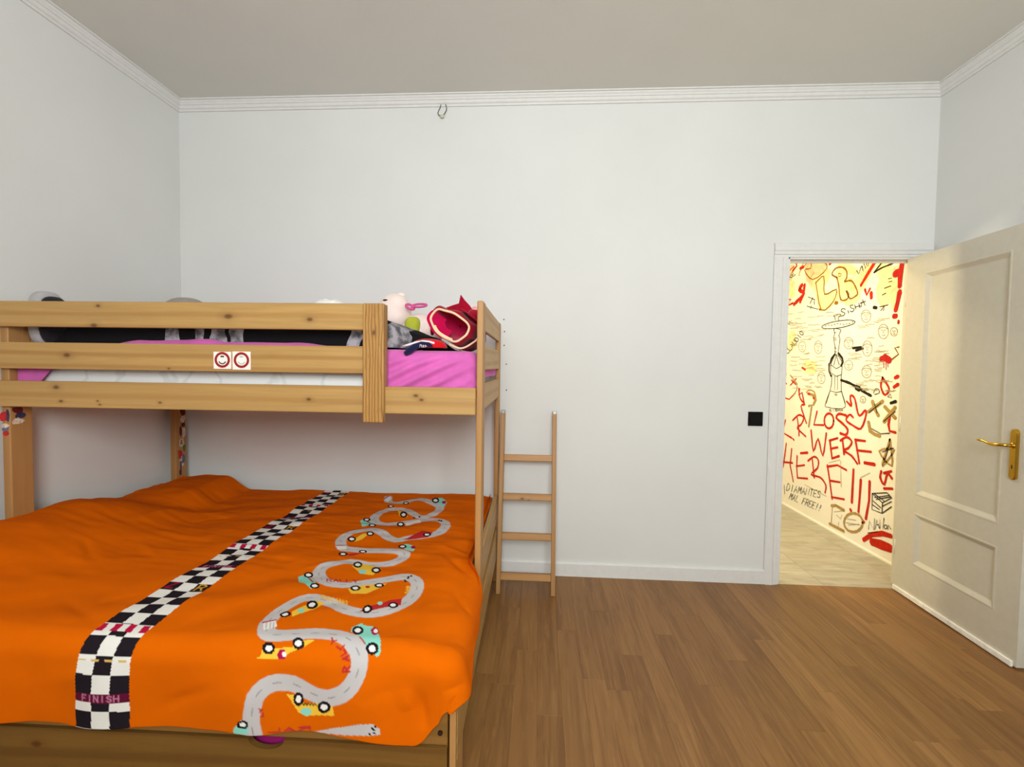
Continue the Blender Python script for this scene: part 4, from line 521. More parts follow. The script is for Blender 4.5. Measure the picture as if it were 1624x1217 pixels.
PRINT = json.loads('''[[0,47,[-564,1810,-568,1792,-570,1776,-570,1760,-568,1745,-565,1725,-561,1706,-551,1691,-538,1679,-523,1672,-506,1669,-485,1671,-464,1675,-447,1683,-430,1693,-412,1702,-393,1708,-374,1710,-354,1708,-335,1700,-316,1690,-302,1678,-290,1664,-281,1648,-274,1631,-271,1615,-272,1601,-276,1588,-285,1575,-297,1562,-312,1549,-328,1540,-346,1533,-366,1528,-387,1526,-410,1525,-434,1526,-456,1529,-477,1532,-500,1535,-522,1537,-539,1538,-554,1538,-567,1534,-578,1526,-587,1512,-595,1496,-600,1480,-602,1463,-605,1443,-606,1422,-603,1405,-598,1390,-591,1370,-583,1349,-571,1331,-555,1320,-536,1318,-515,1323,-492,1333,-468,1343,-440,1359,-410,1381,-385,1392,-362,1399,-340,1404,-319,1405,-298,1401,-277,1392,-258,1380,-240,1364,-227,1343,-216,1319,-208,1293,-203,1266,-202,1239,-203,1215,-207,1194,-216,1175,-229,1159,-246,1148,-263,1144,-282,1146,-303,1153,-325,1162,-348,1169,-373,1177,-398,1187,-423,1199,-447,1210,-473,1217,-501,1217,-527,1212,-550,1200,-571,1180,-594,1150,-607,1129,-615,1105,-616,1084,-611,1065,-600,1049,-582,1035,-562,1019,-537,1009,-507,1013,-480,1023,-455,1030,-430,1031,-405,1029,-381,1022,-359,1012,-343,995,-331,976,-326,954,-325,941,-330,930,-341,921,-357,914,-377,910,-403,908,-433,904,-469,900,-504,897,-535,890,-564,883,-588,880,-609,876,-624,865,-638,847,-654,814,-666,780,-668,753,-659,735,-647,706,-626,686,-600,673,-572,667,-545,675,-519,691,-493,712,-464,744,-436,766,-410,777,-393,769,-375,748,-348,731,-317,718,-289,706,-264,691,-245,664,-231,633,-223,599,-222,563,-232,520,-246,496,-266,475,-290,461,-318,458,-347,464,-378,472,-408,484,-435,501,-462,525,-492,545,-522,565,-555,561,-584,544,-607,509,-617,472,-613,437,-609,373,-591,326,-561,302,-528,291,-489,309,-450,367,-422,396,-392,419,-365,425,-343,403,-325,376,-312,340,-312,271,-318,240,-333,214,-362,191,-399,165,-434,129,-467,112,-500,133,-529,164,-554,178,-576,192,-607,194,-640,166,-655,128,-665,87]],[10,-3,[-564,1810,-568,1792,-570,1776,-570,1760,-568,1745,-565,1725,-561,1706,-551,1691,-538,1679,-523,1672,-506,1669,-485,1671,-464,1675,-447,1683,-430,1693,-412,1702,-393,1708,-374,1710,-354,1708,-335,1700,-316,1690,-302,1678,-290,1664,-281,1648,-274,1631,-271,1615,-272,1601,-276,1588,-285,1575,-297,1562,-312,1549,-328,1540,-346,1533,-366,1528,-387,1526,-410,1525,-434,1526,-456,1529,-477,1532,-500,1535,-522,1537,-539,1538,-554,1538,-567,1534,-578,1526,-587,1512,-595,1496,-600,1480,-602,1463,-605,1443,-606,1422,-603,1405,-598,1390,-591,1370,-583,1349,-571,1331,-555,1320,-536,1318,-515,1323,-492,1333,-468,1343,-440,1359,-410,1381,-385,1392,-362,1399,-340,1404,-319,1405,-298,1401,-277,1392,-258,1380,-240,1364,-227,1343,-216,1319,-208,1293,-203,1266,-202,1239,-203,1215,-207,1194,-216,1175,-229,1159,-246,1148,-263,1144,-282,1146,-303,1153,-325,1162,-348,1169,-373,1177,-398,1187,-423,1199,-447,1210,-473,1217,-501,1217,-527,1212,-550,1200,-571,1180,-594,1150,-607,1129,-615,1105,-616,1084,-611,1065,-600,1049,-582,1035,-562,1019,-537,1009,-507,1013,-480,1023,-455,1030,-430,1031,-405,1029,-381,1022,-359,1012,-343,995,-331,976,-326,954,-325,941,-330,930,-341,921,-357,914,-377,910,-403,908,-433,904,-469,900,-504,897,-535,890,-564,883,-588,880,-609,876,-624,865,-638,847,-654,814,-666,780,-668,753,-659,735,-647,706,-626,686,-600,673,-572,667,-545,675,-519,691,-493,712,-464,744,-436,766,-410,777,-393,769,-375,748,-348,731,-317,718,-289,706,-264,691,-245,664,-231,633,-223,599,-222,563,-232,520,-246,496,-266,475,-290,461,-318,458,-347,464,-378,472,-408,484,-435,501,-462,525,-492,545,-522,565,-555,561,-584,544,-607,509,-617,472,-613,437,-609,373,-591,326,-561,302,-528,291,-489,309,-450,367,-422,396,-392,419,-365,425,-343,403,-325,376,-312,340,-312,271,-318,240,-333,214,-362,191,-399,165,-434,129,-467,112,-500,133,-529,164,-554,178,-576,192,-607,194,-640,166,-655,128,-665,87]],[0,0,[-407,1817,-335,1790,-265,1769,-225,1763,-206,1779,-206,1794,-307,1806,-408,1818]],[1,0,[-223,1775,-225,1778,-229,1778,-231,1775,-229,1772,-225,1772]],[1,0,[-215,1772,-217,1775,-221,1775,-223,1772,-221,1769,-217,1769]],[1,0,[-219,1781,-221,1784,-225,1784,-227,1781,-225,1778,-221,1778]],[1,0,[-230,1793,-232,1796,-236,1796,-238,1793,-236,1790,-232,1790]],[1,0,[-218,1790,-220,1793,-224,1793,-226,1790,-224,1787,-220,1787]],[7,0,[-612,1487,-583,1467,-560,1501,-590,1520]],[6,7,[-616,1481,-584,1465]],[10,2,[-604,1481,-588,1512]],[10,2,[-592,1480,-577,1510]],[10,2,[-582,1480,-567,1509]],[7,0,[-658,850,-619,841,-600,878,-637,887]],[6,7,[-659,847,-621,841]],[3,0,[-335,1484,-315,1456,-305,1468,-275,1471,-247,1506,-227,1544,-217,1576,-223,1590,-259,1570,-289,1536,-329,1507]],[5,4,[-293,1533,-268,1557]],[6,0,[-249,1495,-247,1506,-248,1515,-253,1519,-260,1516,-267,1508,-272,1497,-275,1486,-273,1478,-268,1474,-261,1476,-255,1484]],[2,0,[-252,1495,-251,1501,-252,1506,-254,1508,-258,1507,-262,1502,-265,1496,-266,1490,-265,1485,-263,1483,-259,1484,-255,1489]],[1,0,[-295,1495,-293,1507,-296,1517,-303,1521,-313,1519,-323,1510,-330,1499,-332,1487,-329,1478,-322,1474,-312,1476,-302,1484]],[2,0,[-303,1496,-302,1503,-305,1508,-311,1509,-318,1505,-322,1498,-323,1491,-320,1486,-314,1485,-308,1489]],[1,0,[-225,1568,-225,1577,-231,1583,-239,1586,-249,1584,-258,1578,-262,1570,-263,1561,-258,1554,-250,1550,-240,1552,-230,1559]],[2,0,[-234,1568,-234,1574,-238,1577,-245,1578,-251,1575,-254,1570,-254,1564,-250,1560,-243,1560,-237,1563]],[4,0,[-574,1607,-559,1600,-560,1585,-528,1580,-475,1576,-448,1555,-418,1553,-439,1574,-478,1591,-506,1607,-551,1606]],[6,0,[-485,1595,-485,1602,-488,1607,-495,1608,-502,1607,-508,1602,-512,1596,-512,1589,-509,1584,-502,1582,-495,1584,-488,1589]],[2,0,[-485,1595,-485,1598,-487,1600,-490,1601,-494,1600,-497,1598,-499,1595,-499,1592,-497,1589,-494,1589,-490,1589,-487,1592]],[1,0,[-524,1579,-523,1587,-528,1593,-537,1595,-547,1593,-556,1588,-562,1581,-563,1573,-559,1566,-550,1563,-540,1565,-530,1571]],[2,0,[-532,1580,-532,1584,-536,1587,-543,1588,-549,1585,-553,1580,-553,1575,-549,1572,-543,1572,-536,1575]],[1,0,[-443,1565,-442,1573,-446,1579,-454,1582,-464,1580,-473,1574,-479,1566,-481,1557,-478,1549,-470,1546,-460,1549,-450,1556]],[2,0,[-451,1565,-451,1570,-455,1574,-461,1574,-467,1571,-471,1566,-472,1560,-468,1557,-462,1556,-455,1560]],[4,0,[-481,1705,-456,1710,-430,1735,-388,1730,-345,1728,-340,1757,-393,1765,-426,1771,-448,1760]],[3,0,[-409,1757,-412,1763,-418,1768,-426,1770,-434,1768,-440,1764,-442,1758,-440,1752,-434,1748,-426,1746,-418,1747,-412,1751]],[1,3,[-437,1733,-433,1739,-428,1733,-424,1739,-419,1733,-414,1738,-410,1733,-405,1738,-400,1733,-394,1737]],[1,0,[-433,1722,-435,1732,-441,1740,-448,1743,-455,1740,-460,1732,-462,1722,-460,1712,-455,1704,-448,1702,-440,1704,-435,1712]],[2,0,[-440,1722,-442,1728,-445,1732,-450,1732,-454,1728,-456,1722,-454,1716,-450,1712,-445,1712,-441,1716]],[1,0,[-351,1733,-354,1743,-361,1751,-372,1756,-382,1755,-389,1750,-392,1741,-389,1732,-382,1724,-371,1719,-361,1720,-354,1725]],[2,0,[-360,1735,-362,1741,-368,1746,-375,1747,-381,1745,-383,1740,-381,1734,-375,1729,-368,1728,-362,1730]],[3,0,[-623,1800,-599,1771,-577,1778,-581,1809,-621,1815]],[1,0,[-578,1781,-580,1788,-586,1793,-595,1795,-603,1795,-610,1792,-612,1786,-610,1779,-603,1773,-594,1770,-586,1771,-580,1775]],[2,0,[-585,1782,-587,1786,-592,1789,-598,1789,-602,1788,-604,1784,-602,1780,-597,1777,-591,1776,-587,1778]],[4,0,[-561,1415,-539,1373,-508,1338,-484,1350,-495,1398,-544,1443]],[3,0,[-520,1408,-518,1415,-520,1420,-526,1422,-533,1420,-540,1415,-545,1408,-547,1401,-545,1396,-540,1394,-532,1396,-525,1401]],[1,0,[-502,1356,-496,1371,-495,1386,-500,1395,-510,1396,-521,1389,-532,1375,-539,1360,-539,1346,-534,1337,-524,1337,-512,1344]],[2,0,[-509,1360,-506,1369,-507,1378,-511,1382,-519,1379,-526,1371,-529,1361,-528,1353,-523,1350,-516,1353]],[1,0,[-557,1424,-554,1434,-555,1442,-561,1448,-570,1449,-579,1446,-587,1438,-591,1428,-590,1419,-584,1413,-574,1413,-565,1417]],[2,0,[-564,1428,-562,1433,-564,1438,-569,1441,-575,1440,-580,1435,-582,1429,-580,1424,-575,1422,-569,1423]],[5,0,[-349,1397,-320,1358,-289,1340,-271,1316,-235,1299,-226,1341,-279,1371,-313,1391]],[3,0,[-288,1340,-287,1346,-289,1351,-293,1354,-298,1352,-303,1348,-306,1342,-307,1336,-305,1331,-301,1329,-296,1330,-291,1334]],[1,0,[-315,1367,-309,1380,-309,1393,-313,1402,-320,1406,-329,1403,-337,1393,-343,1380,-343,1368,-339,1358,-332,1354,-323,1358]],[2,0,[-320,1373,-317,1381,-318,1389,-321,1393,-327,1393,-332,1387,-335,1379,-335,1372,-331,1367,-325,1368]],[1,0,[-234,1343,-233,1353,-237,1362,-245,1366,-254,1365,-262,1360,-267,1350,-268,1340,-264,1332,-256,1327,-247,1328,-239,1334]],[2,0,[-241,1345,-241,1351,-245,1356,-250,1357,-256,1355,-260,1349,-260,1343,-256,1338,-250,1337,-245,1339]],[4,0,[-445,1244,-427,1219,-392,1203,-320,1194,-329,1222,-367,1272,-421,1276]],[5,0,[-375,1220,-374,1225,-376,1229,-380,1230,-384,1229,-388,1225,-391,1220,-392,1215,-391,1211,-387,1209,-383,1211,-378,1215]],[1,0,[-404,1231,-403,1241,-407,1249,-415,1252,-425,1251,-435,1245,-441,1236,-442,1227,-438,1219,-430,1215,-420,1215,-411,1221]],[2,0,[-413,1232,-412,1238,-416,1242,-422,1243,-429,1240,-433,1235,-433,1229,-429,1225,-423,1223,-417,1226]],[1,0,[-326,1209,-325,1218,-330,1225,-338,1228,-348,1225,-357,1218,-363,1207,-364,1198,-359,1192,-351,1190,-340,1193,-331,1200]],[2,0,[-334,1209,-334,1215,-338,1218,-344,1218,-351,1214,-355,1208,-355,1202,-351,1199,-344,1199,-338,1203]],[3,0,[-673,1157,-649,1129,-612,1169,-580,1211,-569,1268,-611,1230,-635,1223]],[6,6,[-631,1161,-588,1212]],[1,0,[-623,1138,-620,1149,-622,1158,-630,1163,-641,1160,-652,1151,-660,1141,-662,1131,-659,1124,-651,1121,-640,1122,-630,1129]],[2,0,[-631,1139,-630,1145,-633,1149,-640,1150,-647,1146,-652,1140,-653,1134,-649,1131,-643,1130,-636,1133]],[1,0,[-551,1239,-549,1249,-551,1258,-558,1262,-567,1262,-577,1256,-584,1247,-587,1235,-586,1224,-579,1218,-569,1221,-558,1229]],[2,0,[-558,1241,-557,1247,-560,1252,-565,1254,-572,1251,-576,1245,-578,1238,-575,1233,-570,1231,-563,1235]],[4,0,[-507,1051,-477,1022,-429,1033,-384,1071,-395,1131,-435,1120,-468,1096]],[3,0,[-431,1101,-430,1110,-433,1116,-440,1119,-449,1117,-457,1111,-462,1102,-464,1093,-461,1085,-454,1082,-445,1085,-436,1092]],[1,0,[-474,1029,-469,1047,-471,1060,-479,1065,-489,1062,-500,1053,-508,1039,-514,1017,-512,1005,-503,1002,-492,1005,-482,1014]],[2,0,[-481,1031,-479,1043,-482,1050,-488,1051,-495,1046,-500,1037,-504,1023,-501,1016,-495,1015,-488,1020]],[1,0,[-379,1084,-376,1102,-379,1111,-388,1115,-399,1110,-410,1100,-417,1087,-420,1071,-418,1057,-410,1052,-399,1055,-388,1066]],[2,0,[-388,1084,-386,1095,-390,1101,-396,1101,-404,1095,-409,1086,-410,1077,-407,1070,-401,1069,-393,1074]],[3,0,[-381,839,-350,815,-303,837,-297,909,-335,893]],[6,0,[-302,848,-299,864,-301,874,-305,877,-311,876,-317,869,-322,854,-324,841,-322,833,-318,829,-312,831,-306,837]],[1,0,[-343,845,-340,864,-344,876,-352,881,-362,878,-372,869,-379,855,-381,840,-377,829,-368,825,-358,826,-349,833]],[2,0,[-351,848,-350,859,-353,866,-359,867,-366,862,-371,853,-371,843,-368,837,-362,836,-355,839]],[5,0,[-608,941,-561,924,-506,910,-546,945]],[1,0,[-574,930,-573,940,-577,950,-584,956,-594,956,-604,949,-612,938,-615,925,-612,914,-603,909,-592,912,-581,920]],[2,0,[-583,932,-582,939,-586,944,-592,945,-599,943,-603,936,-605,928,-601,923,-595,922,-588,926]],[1,0,[-498,908,-498,915,-503,920,-512,921,-522,918,-531,913,-537,906,-537,899,-532,893,-523,892,-512,895,-503,901]],[2,0,[-506,908,-507,912,-511,914,-518,913,-524,911,-528,907,-527,903,-523,900,-516,901,-510,904]],[4,0,[-605,779,-585,715,-555,716,-569,777,-597,799]],[1,0,[-598,776,-597,787,-600,796,-609,800,-620,797,-631,788,-639,775,-642,761,-639,751,-630,748,-618,752,-606,762]],[2,0,[-607,775,-607,782,-611,787,-617,787,-625,782,-630,775,-631,767,-628,761,-621,762,-613,767]],[1,0,[-534,717,-532,731,-535,741,-543,745,-554,742,-564,734,-571,720,-574,706,-570,697,-561,695,-550,698,-540,707]],[2,0,[-542,718,-541,726,-544,732,-551,733,-558,728,-563,720,-564,712,-560,707,-553,707,-547,711]],[3,0,[-672,529,-651,483,-584,579,-629,617]],[6,8,[-653,521,-608,556]],[1,0,[-625,509,-623,523,-627,533,-635,536,-646,534,-656,527,-663,515,-665,503,-662,492,-653,487,-643,489,-632,496]],[2,0,[-634,510,-633,519,-636,525,-643,526,-650,522,-655,514,-656,506,-652,500,-646,499,-639,502]],[1,0,[-567,594,-565,607,-570,615,-579,618,-590,613,-600,606,-605,598,-606,589,-604,575,-598,562,-587,564,-575,578]],[2,0,[-575,596,-575,602,-579,606,-586,606,-593,603,-596,598,-596,592,-593,587,-587,585,-580,589]],[5,0,[-350,706,-319,649,-266,664,-277,718,-385,766]],[1,0,[-270,689,-270,699,-276,707,-284,711,-294,711,-302,706,-307,698,-307,687,-302,678,-293,674,-283,674,-274,680]],[2,0,[-278,692,-279,698,-283,702,-289,704,-295,702,-298,696,-298,690,-294,685,-287,684,-281,687]],[4,0,[-543,311,-481,368,-450,434,-495,439]],[1,0,[-462,403,-458,427,-461,442,-469,450,-479,449,-489,440,-497,422,-505,388,-502,371,-503,345,-481,370,-470,385]],[2,0,[-471,405,-468,423,-471,432,-477,435,-484,430,-490,417,-493,396,-490,387,-484,387,-476,392]],[1,0,[-440,536,-437,557,-435,587,-442,598,-454,590,-469,566,-479,540,-480,527,-477,512,-469,504,-458,506,-447,520]],[2,0,[-449,536,-448,545,-450,559,-456,561,-465,549,-470,538,-471,530,-467,524,-460,523,-453,528]],[7,0,[-441,513,-381,459,-362,504,-425,569]],[3,0,[-390,130,-338,97,-289,169,-294,229,-337,196]],[6,0,[-294,169,-294,182,-297,191,-303,194,-309,191,-315,185,-320,172,-321,159,-317,151,-311,149,-304,151,-298,158]],[1,0,[-341,144,-340,165,-344,184,-354,189,-366,185,-377,171,-386,143,-388,122,-384,98,-375,90,-360,104,-348,125]],[2,0,[-351,143,-351,156,-355,167,-362,168,-371,156,-376,143,-376,132,-371,124,-364,125,-356,133]],[1,0,[-510,190,-508,205,-512,215,-520,220,-529,217,-539,206,-546,190,-548,175,-544,166,-535,164,-525,168,-516,177]],[2,0,[-518,190,-517,199,-521,205,-527,206,-533,200,-538,190,-539,180,-535,176,-529,176,-522,181]],[1,0,[-577,264,-577,272,-581,280,-589,286,-597,286,-605,282,-610,274,-611,265,-607,257,-599,253,-590,253,-582,257]],[2,0,[-585,266,-585,272,-588,276,-594,278,-599,276,-603,272,-603,266,-599,261,-594,260,-588,262]],[7,0,[-676,125,-668,47,-640,107,-645,178]],[6,8,[-678,121,-664,58]],[1,0,[-256,1168,-257,1173,-262,1173,-266,1168,-265,1163,-260,1163]],[1,0,[-248,1154,-250,1158,-255,1159,-259,1154,-257,1150,-252,1149]],[1,0,[-240,1136,-241,1141,-246,1142,-250,1137,-249,1132,-244,1131]],[1,0,[-249,1143,-251,1148,-256,1148,-260,1144,-258,1139,-253,1138]],[1,0,[-251,1177,-252,1181,-257,1182,-261,1177,-260,1172,-255,1172]],[1,0,[-270,469,-269,486,-276,487,-283,469,-282,456,-275,457]],[1,0,[-255,480,-256,495,-262,496,-268,481,-268,466,-261,466]],[1,0,[-384,423,-385,430,-392,430,-397,423,-395,416,-389,415]],[1,0,[-410,435,-411,443,-417,444,-423,437,-421,429,-415,428]],[5,5,[-296,1628,-316,1630,-316,1621,-313,1617,-307,1621,-306,1629]],[5,5,[-306,1623,-297,1616]],[5,5,[-301,1602,-321,1598,-305,1590]],[5,5,[-308,1600,-311,1593]],[5,5,[-327,1592,-315,1584,-325,1575]],[5,5,[-327,1564,-333,1576,-347,1569]],[5,5,[-355,1551,-364,1555,-372,1543]],[5,5,[-364,1555,-365,1563]],[5,4,[-545,1759,-538,1758,-539,1749]],[5,4,[-547,1746,-544,1740,-549,1736]],[5,4,[-544,1740,-540,1740]],[5,4,[-414,1811,-415,1801,-436,1802,-446,1805,-435,1807,-415,1806]],[5,4,[-431,1807,-446,1814]],[5,4,[-458,1814,-473,1803,-486,1812]],[5,4,[-464,1810,-481,1809]],[5,4,[-498,1800,-497,1811,-525,1807]],[9,4,[-506,1323,-514,1298,-505,1301,-499,1309,-501,1314,-510,1311]],[9,4,[-503,1314,-492,1328]],[9,4,[-487,1330,-489,1308,-475,1333]],[9,4,[-487,1322,-480,1325]],[9,4,[-463,1320,-469,1315,-474,1317,-473,1324,-469,1331,-462,1336,-459,1334]],[9,4,[-447,1340,-453,1320]],[9,4,[-436,1344,-442,1322,-423,1349,-430,1325]],[9,4,[-410,1337,-418,1329,-422,1335,-420,1343,-411,1355,-405,1354,-408,1345,-413,1342]],[5,5,[-542,1200,-553,1174,-541,1174,-533,1180,-536,1187,-547,1188]],[5,5,[-538,1188,-525,1199]],[5,5,[-518,1199,-520,1173,-501,1198]],[5,5,[-518,1190,-508,1189]],[5,5,[-505,1171,-494,1197,-477,1196]],[5,5,[-481,1169,-471,1195,-453,1194]],[5,5,[-456,1168,-443,1181,-438,1168]],[5,5,[-443,1181,-438,1193]],[9,5,[-225,1258,-236,1255,-227,1239,-238,1236]],[9,5,[-240,1209,-240,1218,-235,1230,-231,1231,-228,1223,-231,1213,-236,1211,-235,1219]]]''')
PCOL = [(188, 184, 184), (30, 24, 28), (232, 230, 228), (134, 206, 190), (232, 186, 60), (178, 42, 44), (168, 22, 70), (224, 220, 214), (88, 22, 44), (226, 176, 70), (120, 116, 118)]
ORANGE = np.array(lin((211, 96, 1)))
ug = np.concatenate([np.linspace(0, .42, 96, endpoint=False), np.linspace(.42, 1, 400)]); vg = np.linspace(0, 1, 610)
Ug, Vg = np.meshgrid(ug, vg, indexing='ij'); S, T = duvet_flat(Ug, Vg); P = duvet_pos(S, T)
cols = np.tile(ORANGE, (S.size, 1)); Sf, Tf = S.ravel(), T.ravel()
# chequered race strip, period .612 m
r = .051; s0, s1 = -1.094, -.938; cw = (s1-s0)/3
inb = (Sf > s0) & (Sf < s1); q = np.mod(1.738-Tf, 12*r)/r; cix = np.floor((Sf-s0)/cw); row = np.floor(q-.5)
dark = np.mod(cix+row, 2) == 0
cb_, cw_ = np.array(lin((34, 28, 34))), np.array(lin((226, 224, 218)))
cc = np.where(dark[:, None], cb_, cw_)
fin = (q < .5); cc[fin] = lin((92, 20, 48))
mg = (q > 3.8) & (q < 4.45); stripe = np.mod((Sf-s0)/(cw*.86)+.25*(q-3.8), 1) < .5
cc[mg & stripe] = lin((182, 22, 66)); cc[mg & ~stripe] = cw_
gd = (np.abs(q-2.25) < .05) & (np.mod((Sf-s0)/(cw*.78), 1) < .55); cc[gd] = lin((206, 172, 92))
cols[inb] = cc[inb]
def paint_line(pts, wd, col):
    pts = np.asarray(pts)
    hw = wd/2
    for a, b in zip(pts[:-1], pts[1:]):
        lo = np.minimum(a, b)-hw-.004; hi = np.maximum(a, b)+hw+.004
        k = np.where((Sf > lo[0]) & (Sf < hi[0]) & (Tf > lo[1]) & (Tf < hi[1]))[0]
        if not len(k): continue
        ab = b-a; pa = np.stack([Sf[k], Tf[k]], 1)-a; tt = np.clip((pa@ab)/(ab@ab+1e-12), 0, 1); d = np.linalg.norm(pa-tt[:, None]*ab, axis=1)
        al = np.clip((hw+.0013-d)/.0026, 0, 1)[:, None]; cols[k] = cols[k]*(1-al)+np.array(col)*al
def paint_poly(pts, col):
    pts = np.asarray(pts); lo = pts.min(0); hi = pts.max(0)
    k = np.where((Sf > lo[0]) & (Sf < hi[0]) & (Tf > lo[1]) & (Tf < hi[1]))[0]
    if not len(k): return
    x, y = Sf[k], Tf[k]; ins = np.zeros(len(k), bool); n = len(pts)
    for i in range(n):
        x0, y0 = pts[i]; x1, y1 = pts[(i+1) % n]
        if y0 != y1: ins ^= ((y0 > y) != (y1 > y)) & (x < (x1-x0)*(y-y0)/(y1-y0)+x0)
    cols[k[ins]] = col
def resample(P_, step):
    P_ = np.asarray(P_); seg = np.linalg.norm(np.diff(P_, axis=0), axis=1); cu = np.concatenate([[0], np.cumsum(seg)]); g = np.arange(0, cu[-1], step)
    return np.stack([np.interp(g, cu, P_[:, 0]), np.interp(g, cu, P_[:, 1])], 1)
for ci, kind, flat in PRINT:
    pts = np.array(flat, float).reshape(-1, 2)/1000; c_ = lin(PCOL[ci])
    if kind == 0: paint_poly(pts, c_)
    elif kind > 0: paint_line(pts, kind/1000, c_)
    else:
        g = resample(pts, .011)
        for i in range(0, len(g)-2, 5): paint_line(g[i:i+3], .0022, c_)
# FINISH lettering on the maroon bands, letters on the strip
GL = {'F': [[(4, 6), (0, 6), (0, 0)], [(0, 3), (3, 3)]], 'I': [[(2, 0), (2, 6)]], 'N': [[(0, 0), (0, 6), (4, 0), (4, 6)]], 'S': [[(4, 5), (2, 6), (.3, 5), (.6, 3.6), (3.4, 2.6), (3.8, 1), (2, 0), (0, 1)]], 'H': [[(0, 0), (0, 6)], [(4, 0), (4, 6)], [(0, 3), (4, 3)]], 'Z': [[(0, 6), (4, 6), (0, 0), (4, 0)]], 'R': [[(0, 0), (0, 6), (2.6, 6), (4, 4.7), (2.6, 3.2), (0, 3)], [(2, 3), (4, 0)]]}
for kper in range(3):
    tb = 1.738-12*r*kper
    for i, ch in enumerate('FINISH'):
        for stq in GL[ch]: paint_line([(s0+.024+i*.0185+x/4*.012, tb-.004-y/6*.0175) for x, y in stq], .0028, lin((204, 128, 160)))
    for ch, s_, c_ in (('R', s0+2*cw+.012, (214, 160, 50)), ('Z', s0+.010, (170, 24, 60))):
        for stq in GL[ch]: paint_line([(s_+x/4*.026, tb-.445-y/6*.036) for x, y in stq], .005, lin(c_))
# hem: the cloth turns under itself along the front and the open end
Pn = [P]; back = P[:, -1:, :].copy()
for dz, din in ((-.003, .004), (-.004, .010), (.004, .014), (.03, .015)):
    e = back.copy(); e[..., 2] += dz; e[..., 1] += din; Pn.append(e)
P2 = np.concatenate(Pn, 1); colsg = cols.reshape(S.shape+(3,)); colsg = np.concatenate([colsg]+[colsg[:, -1:]]*4, 1)
e1 = []
for dz, din in ((-.002, .004), (-.002, .010), (.006, .014), (.03, .014)):
    e = P2[-1:].copy(); e[..., 2] += dz; e[..., 0] -= din; e1.append(e)
P2 = np.concatenate([P2]+e1, 0); colsg = np.concatenate([colsg]+[colsg[-1:]]*4, 0)
t = NT('orange_printed_cotton', .95, .04); ca = t.n('ShaderNodeVertexColor', layer_name='print'); v = t.coord()
f = t.noise(v, 9, 3); t.color(t.mix(1.0, ca.outputs[0], t.ramp(f, [(.3, (.93, .93, .93, 1)), (.7, (1, 1, 1, 1))]), 'MULTIPLY'))
t.bump(t.noise(v, 700, 2), .12, .0015)
duvet = link('duvet', grid_mesh('duvet', P2, colsg.reshape(-1, 3)), t.m); duvet.location = at_bed(0, 0, 0); duvet.rotation_euler = (0, 0, BB)
tag(duvet, 'orange duvet printed with race cars, winding road and chequered strip', 'duvet')
lm = on_bed('mattress', 'white mattress beneath the orange duvet on the lower berth', 'mattress', 0, 0, .36)
box('mattress_core', (-2.02, -1.555, -.12), (-.05, -.05, .115), fabric('ticking_white', (224, 222, 216)), lm, .04, 4)

# ================================================================== UPPER BERTH BEDDING
um = on_bed('mattress', 'white mattress edge showing between the upper guard rails', 'mattress', 0, 0, 1.19)
t = NT('mattress_ticking', .9, .1); v = t.coord(); vo = t.n('ShaderNodeTexWave', wave_type='RINGS'); vo.inputs['Scale'].default_value = 5; vo.inputs['Distortion'].default_value = 9; vo.inputs['Detail'].default_value = 2; t.l(v, vo.inputs['Vector'])
t.color(t.ramp(vo.outputs['Fac'], [(.0, (214, 217, 217)), (.03, (218, 220, 220)), (.05, (228, 230, 230))])); t.bump(t.noise(v, 60, 2), .1, .004)
box('mattress_core', (-2.022, -.945, .002), (-.060, -.06, .196), t.m, um, .035, 4)
# pink sheet: flat cloth wrapped over the front and open end
def sheet_pos(S, T):
    R_ = .035; SE, TE = -.075, .86
    dy = np.maximum(0, T-TE); dx = np.maximum(0, S-SE); d = np.sqrt(dx*dx+dy*dy)+1e-9; a = np.minimum(d/R_, np.pi/2)
    ho = R_*np.sin(a)+.008*sst(0, .03, d); dr = R_*(1-np.cos(a))+np.maximum(0, d-R_*np.pi/2); ex, ey = dx/d, dy/d
    hang = sst(.03, .08, d)
    diag = np.sin((S*1.0+T*1.9)*55+3*vnoise(S*6, T*6, 21))
    ho = ho+hang*(.0075*diag*sst(-.5, -.35, S)*(.4+sst(-.05,-.2,S))+.006*vnoise(S*14, T*9, 22)+.010)
    z = 1.392+.006*vnoise(S*5, T*5, 23)-dr
    z = z+(.030*np.exp(-((T-.865)/.028)**2)+.012*vnoise(S*9, T*30, 24))*sst(-1.75, -1.45, S)*sst(-.42, -.60, S)*(d < .05)*(1-.55*sst(-1.0, -.5, S))
    return np.stack([np.minimum(S, SE)+ho*ex, -.06-np.minimum(T, TE)-ho*ey, z], -1)
us = np.linspace(0, 1, 260)[:, None]; vs_ = np.linspace(0, 1, 150)[None, :]
Sx = -2.026+(.045-(-2.026))*us+0*vs_
hemd = .035*1.57+.15-.165*sst(-1.97, -1.78, Sx)*sst(-.40, -.50, Sx)
Tx = vs_*(.86+np.maximum(.045, hemd)); Sx = np.where(us > .999, .06, Sx)
sh = link('fitted_sheet', grid_mesh('fitted_sheet', sheet_pos(Sx, Tx)), fabric('pink_jersey', (202, 98, 172), .05, 500)); sh.location = at_bed(0, 0); sh.rotation_euler = (0, 0, BB)
tag(sh, 'pink fitted sheet rucked up on the upper berth mattress', 'sheet')
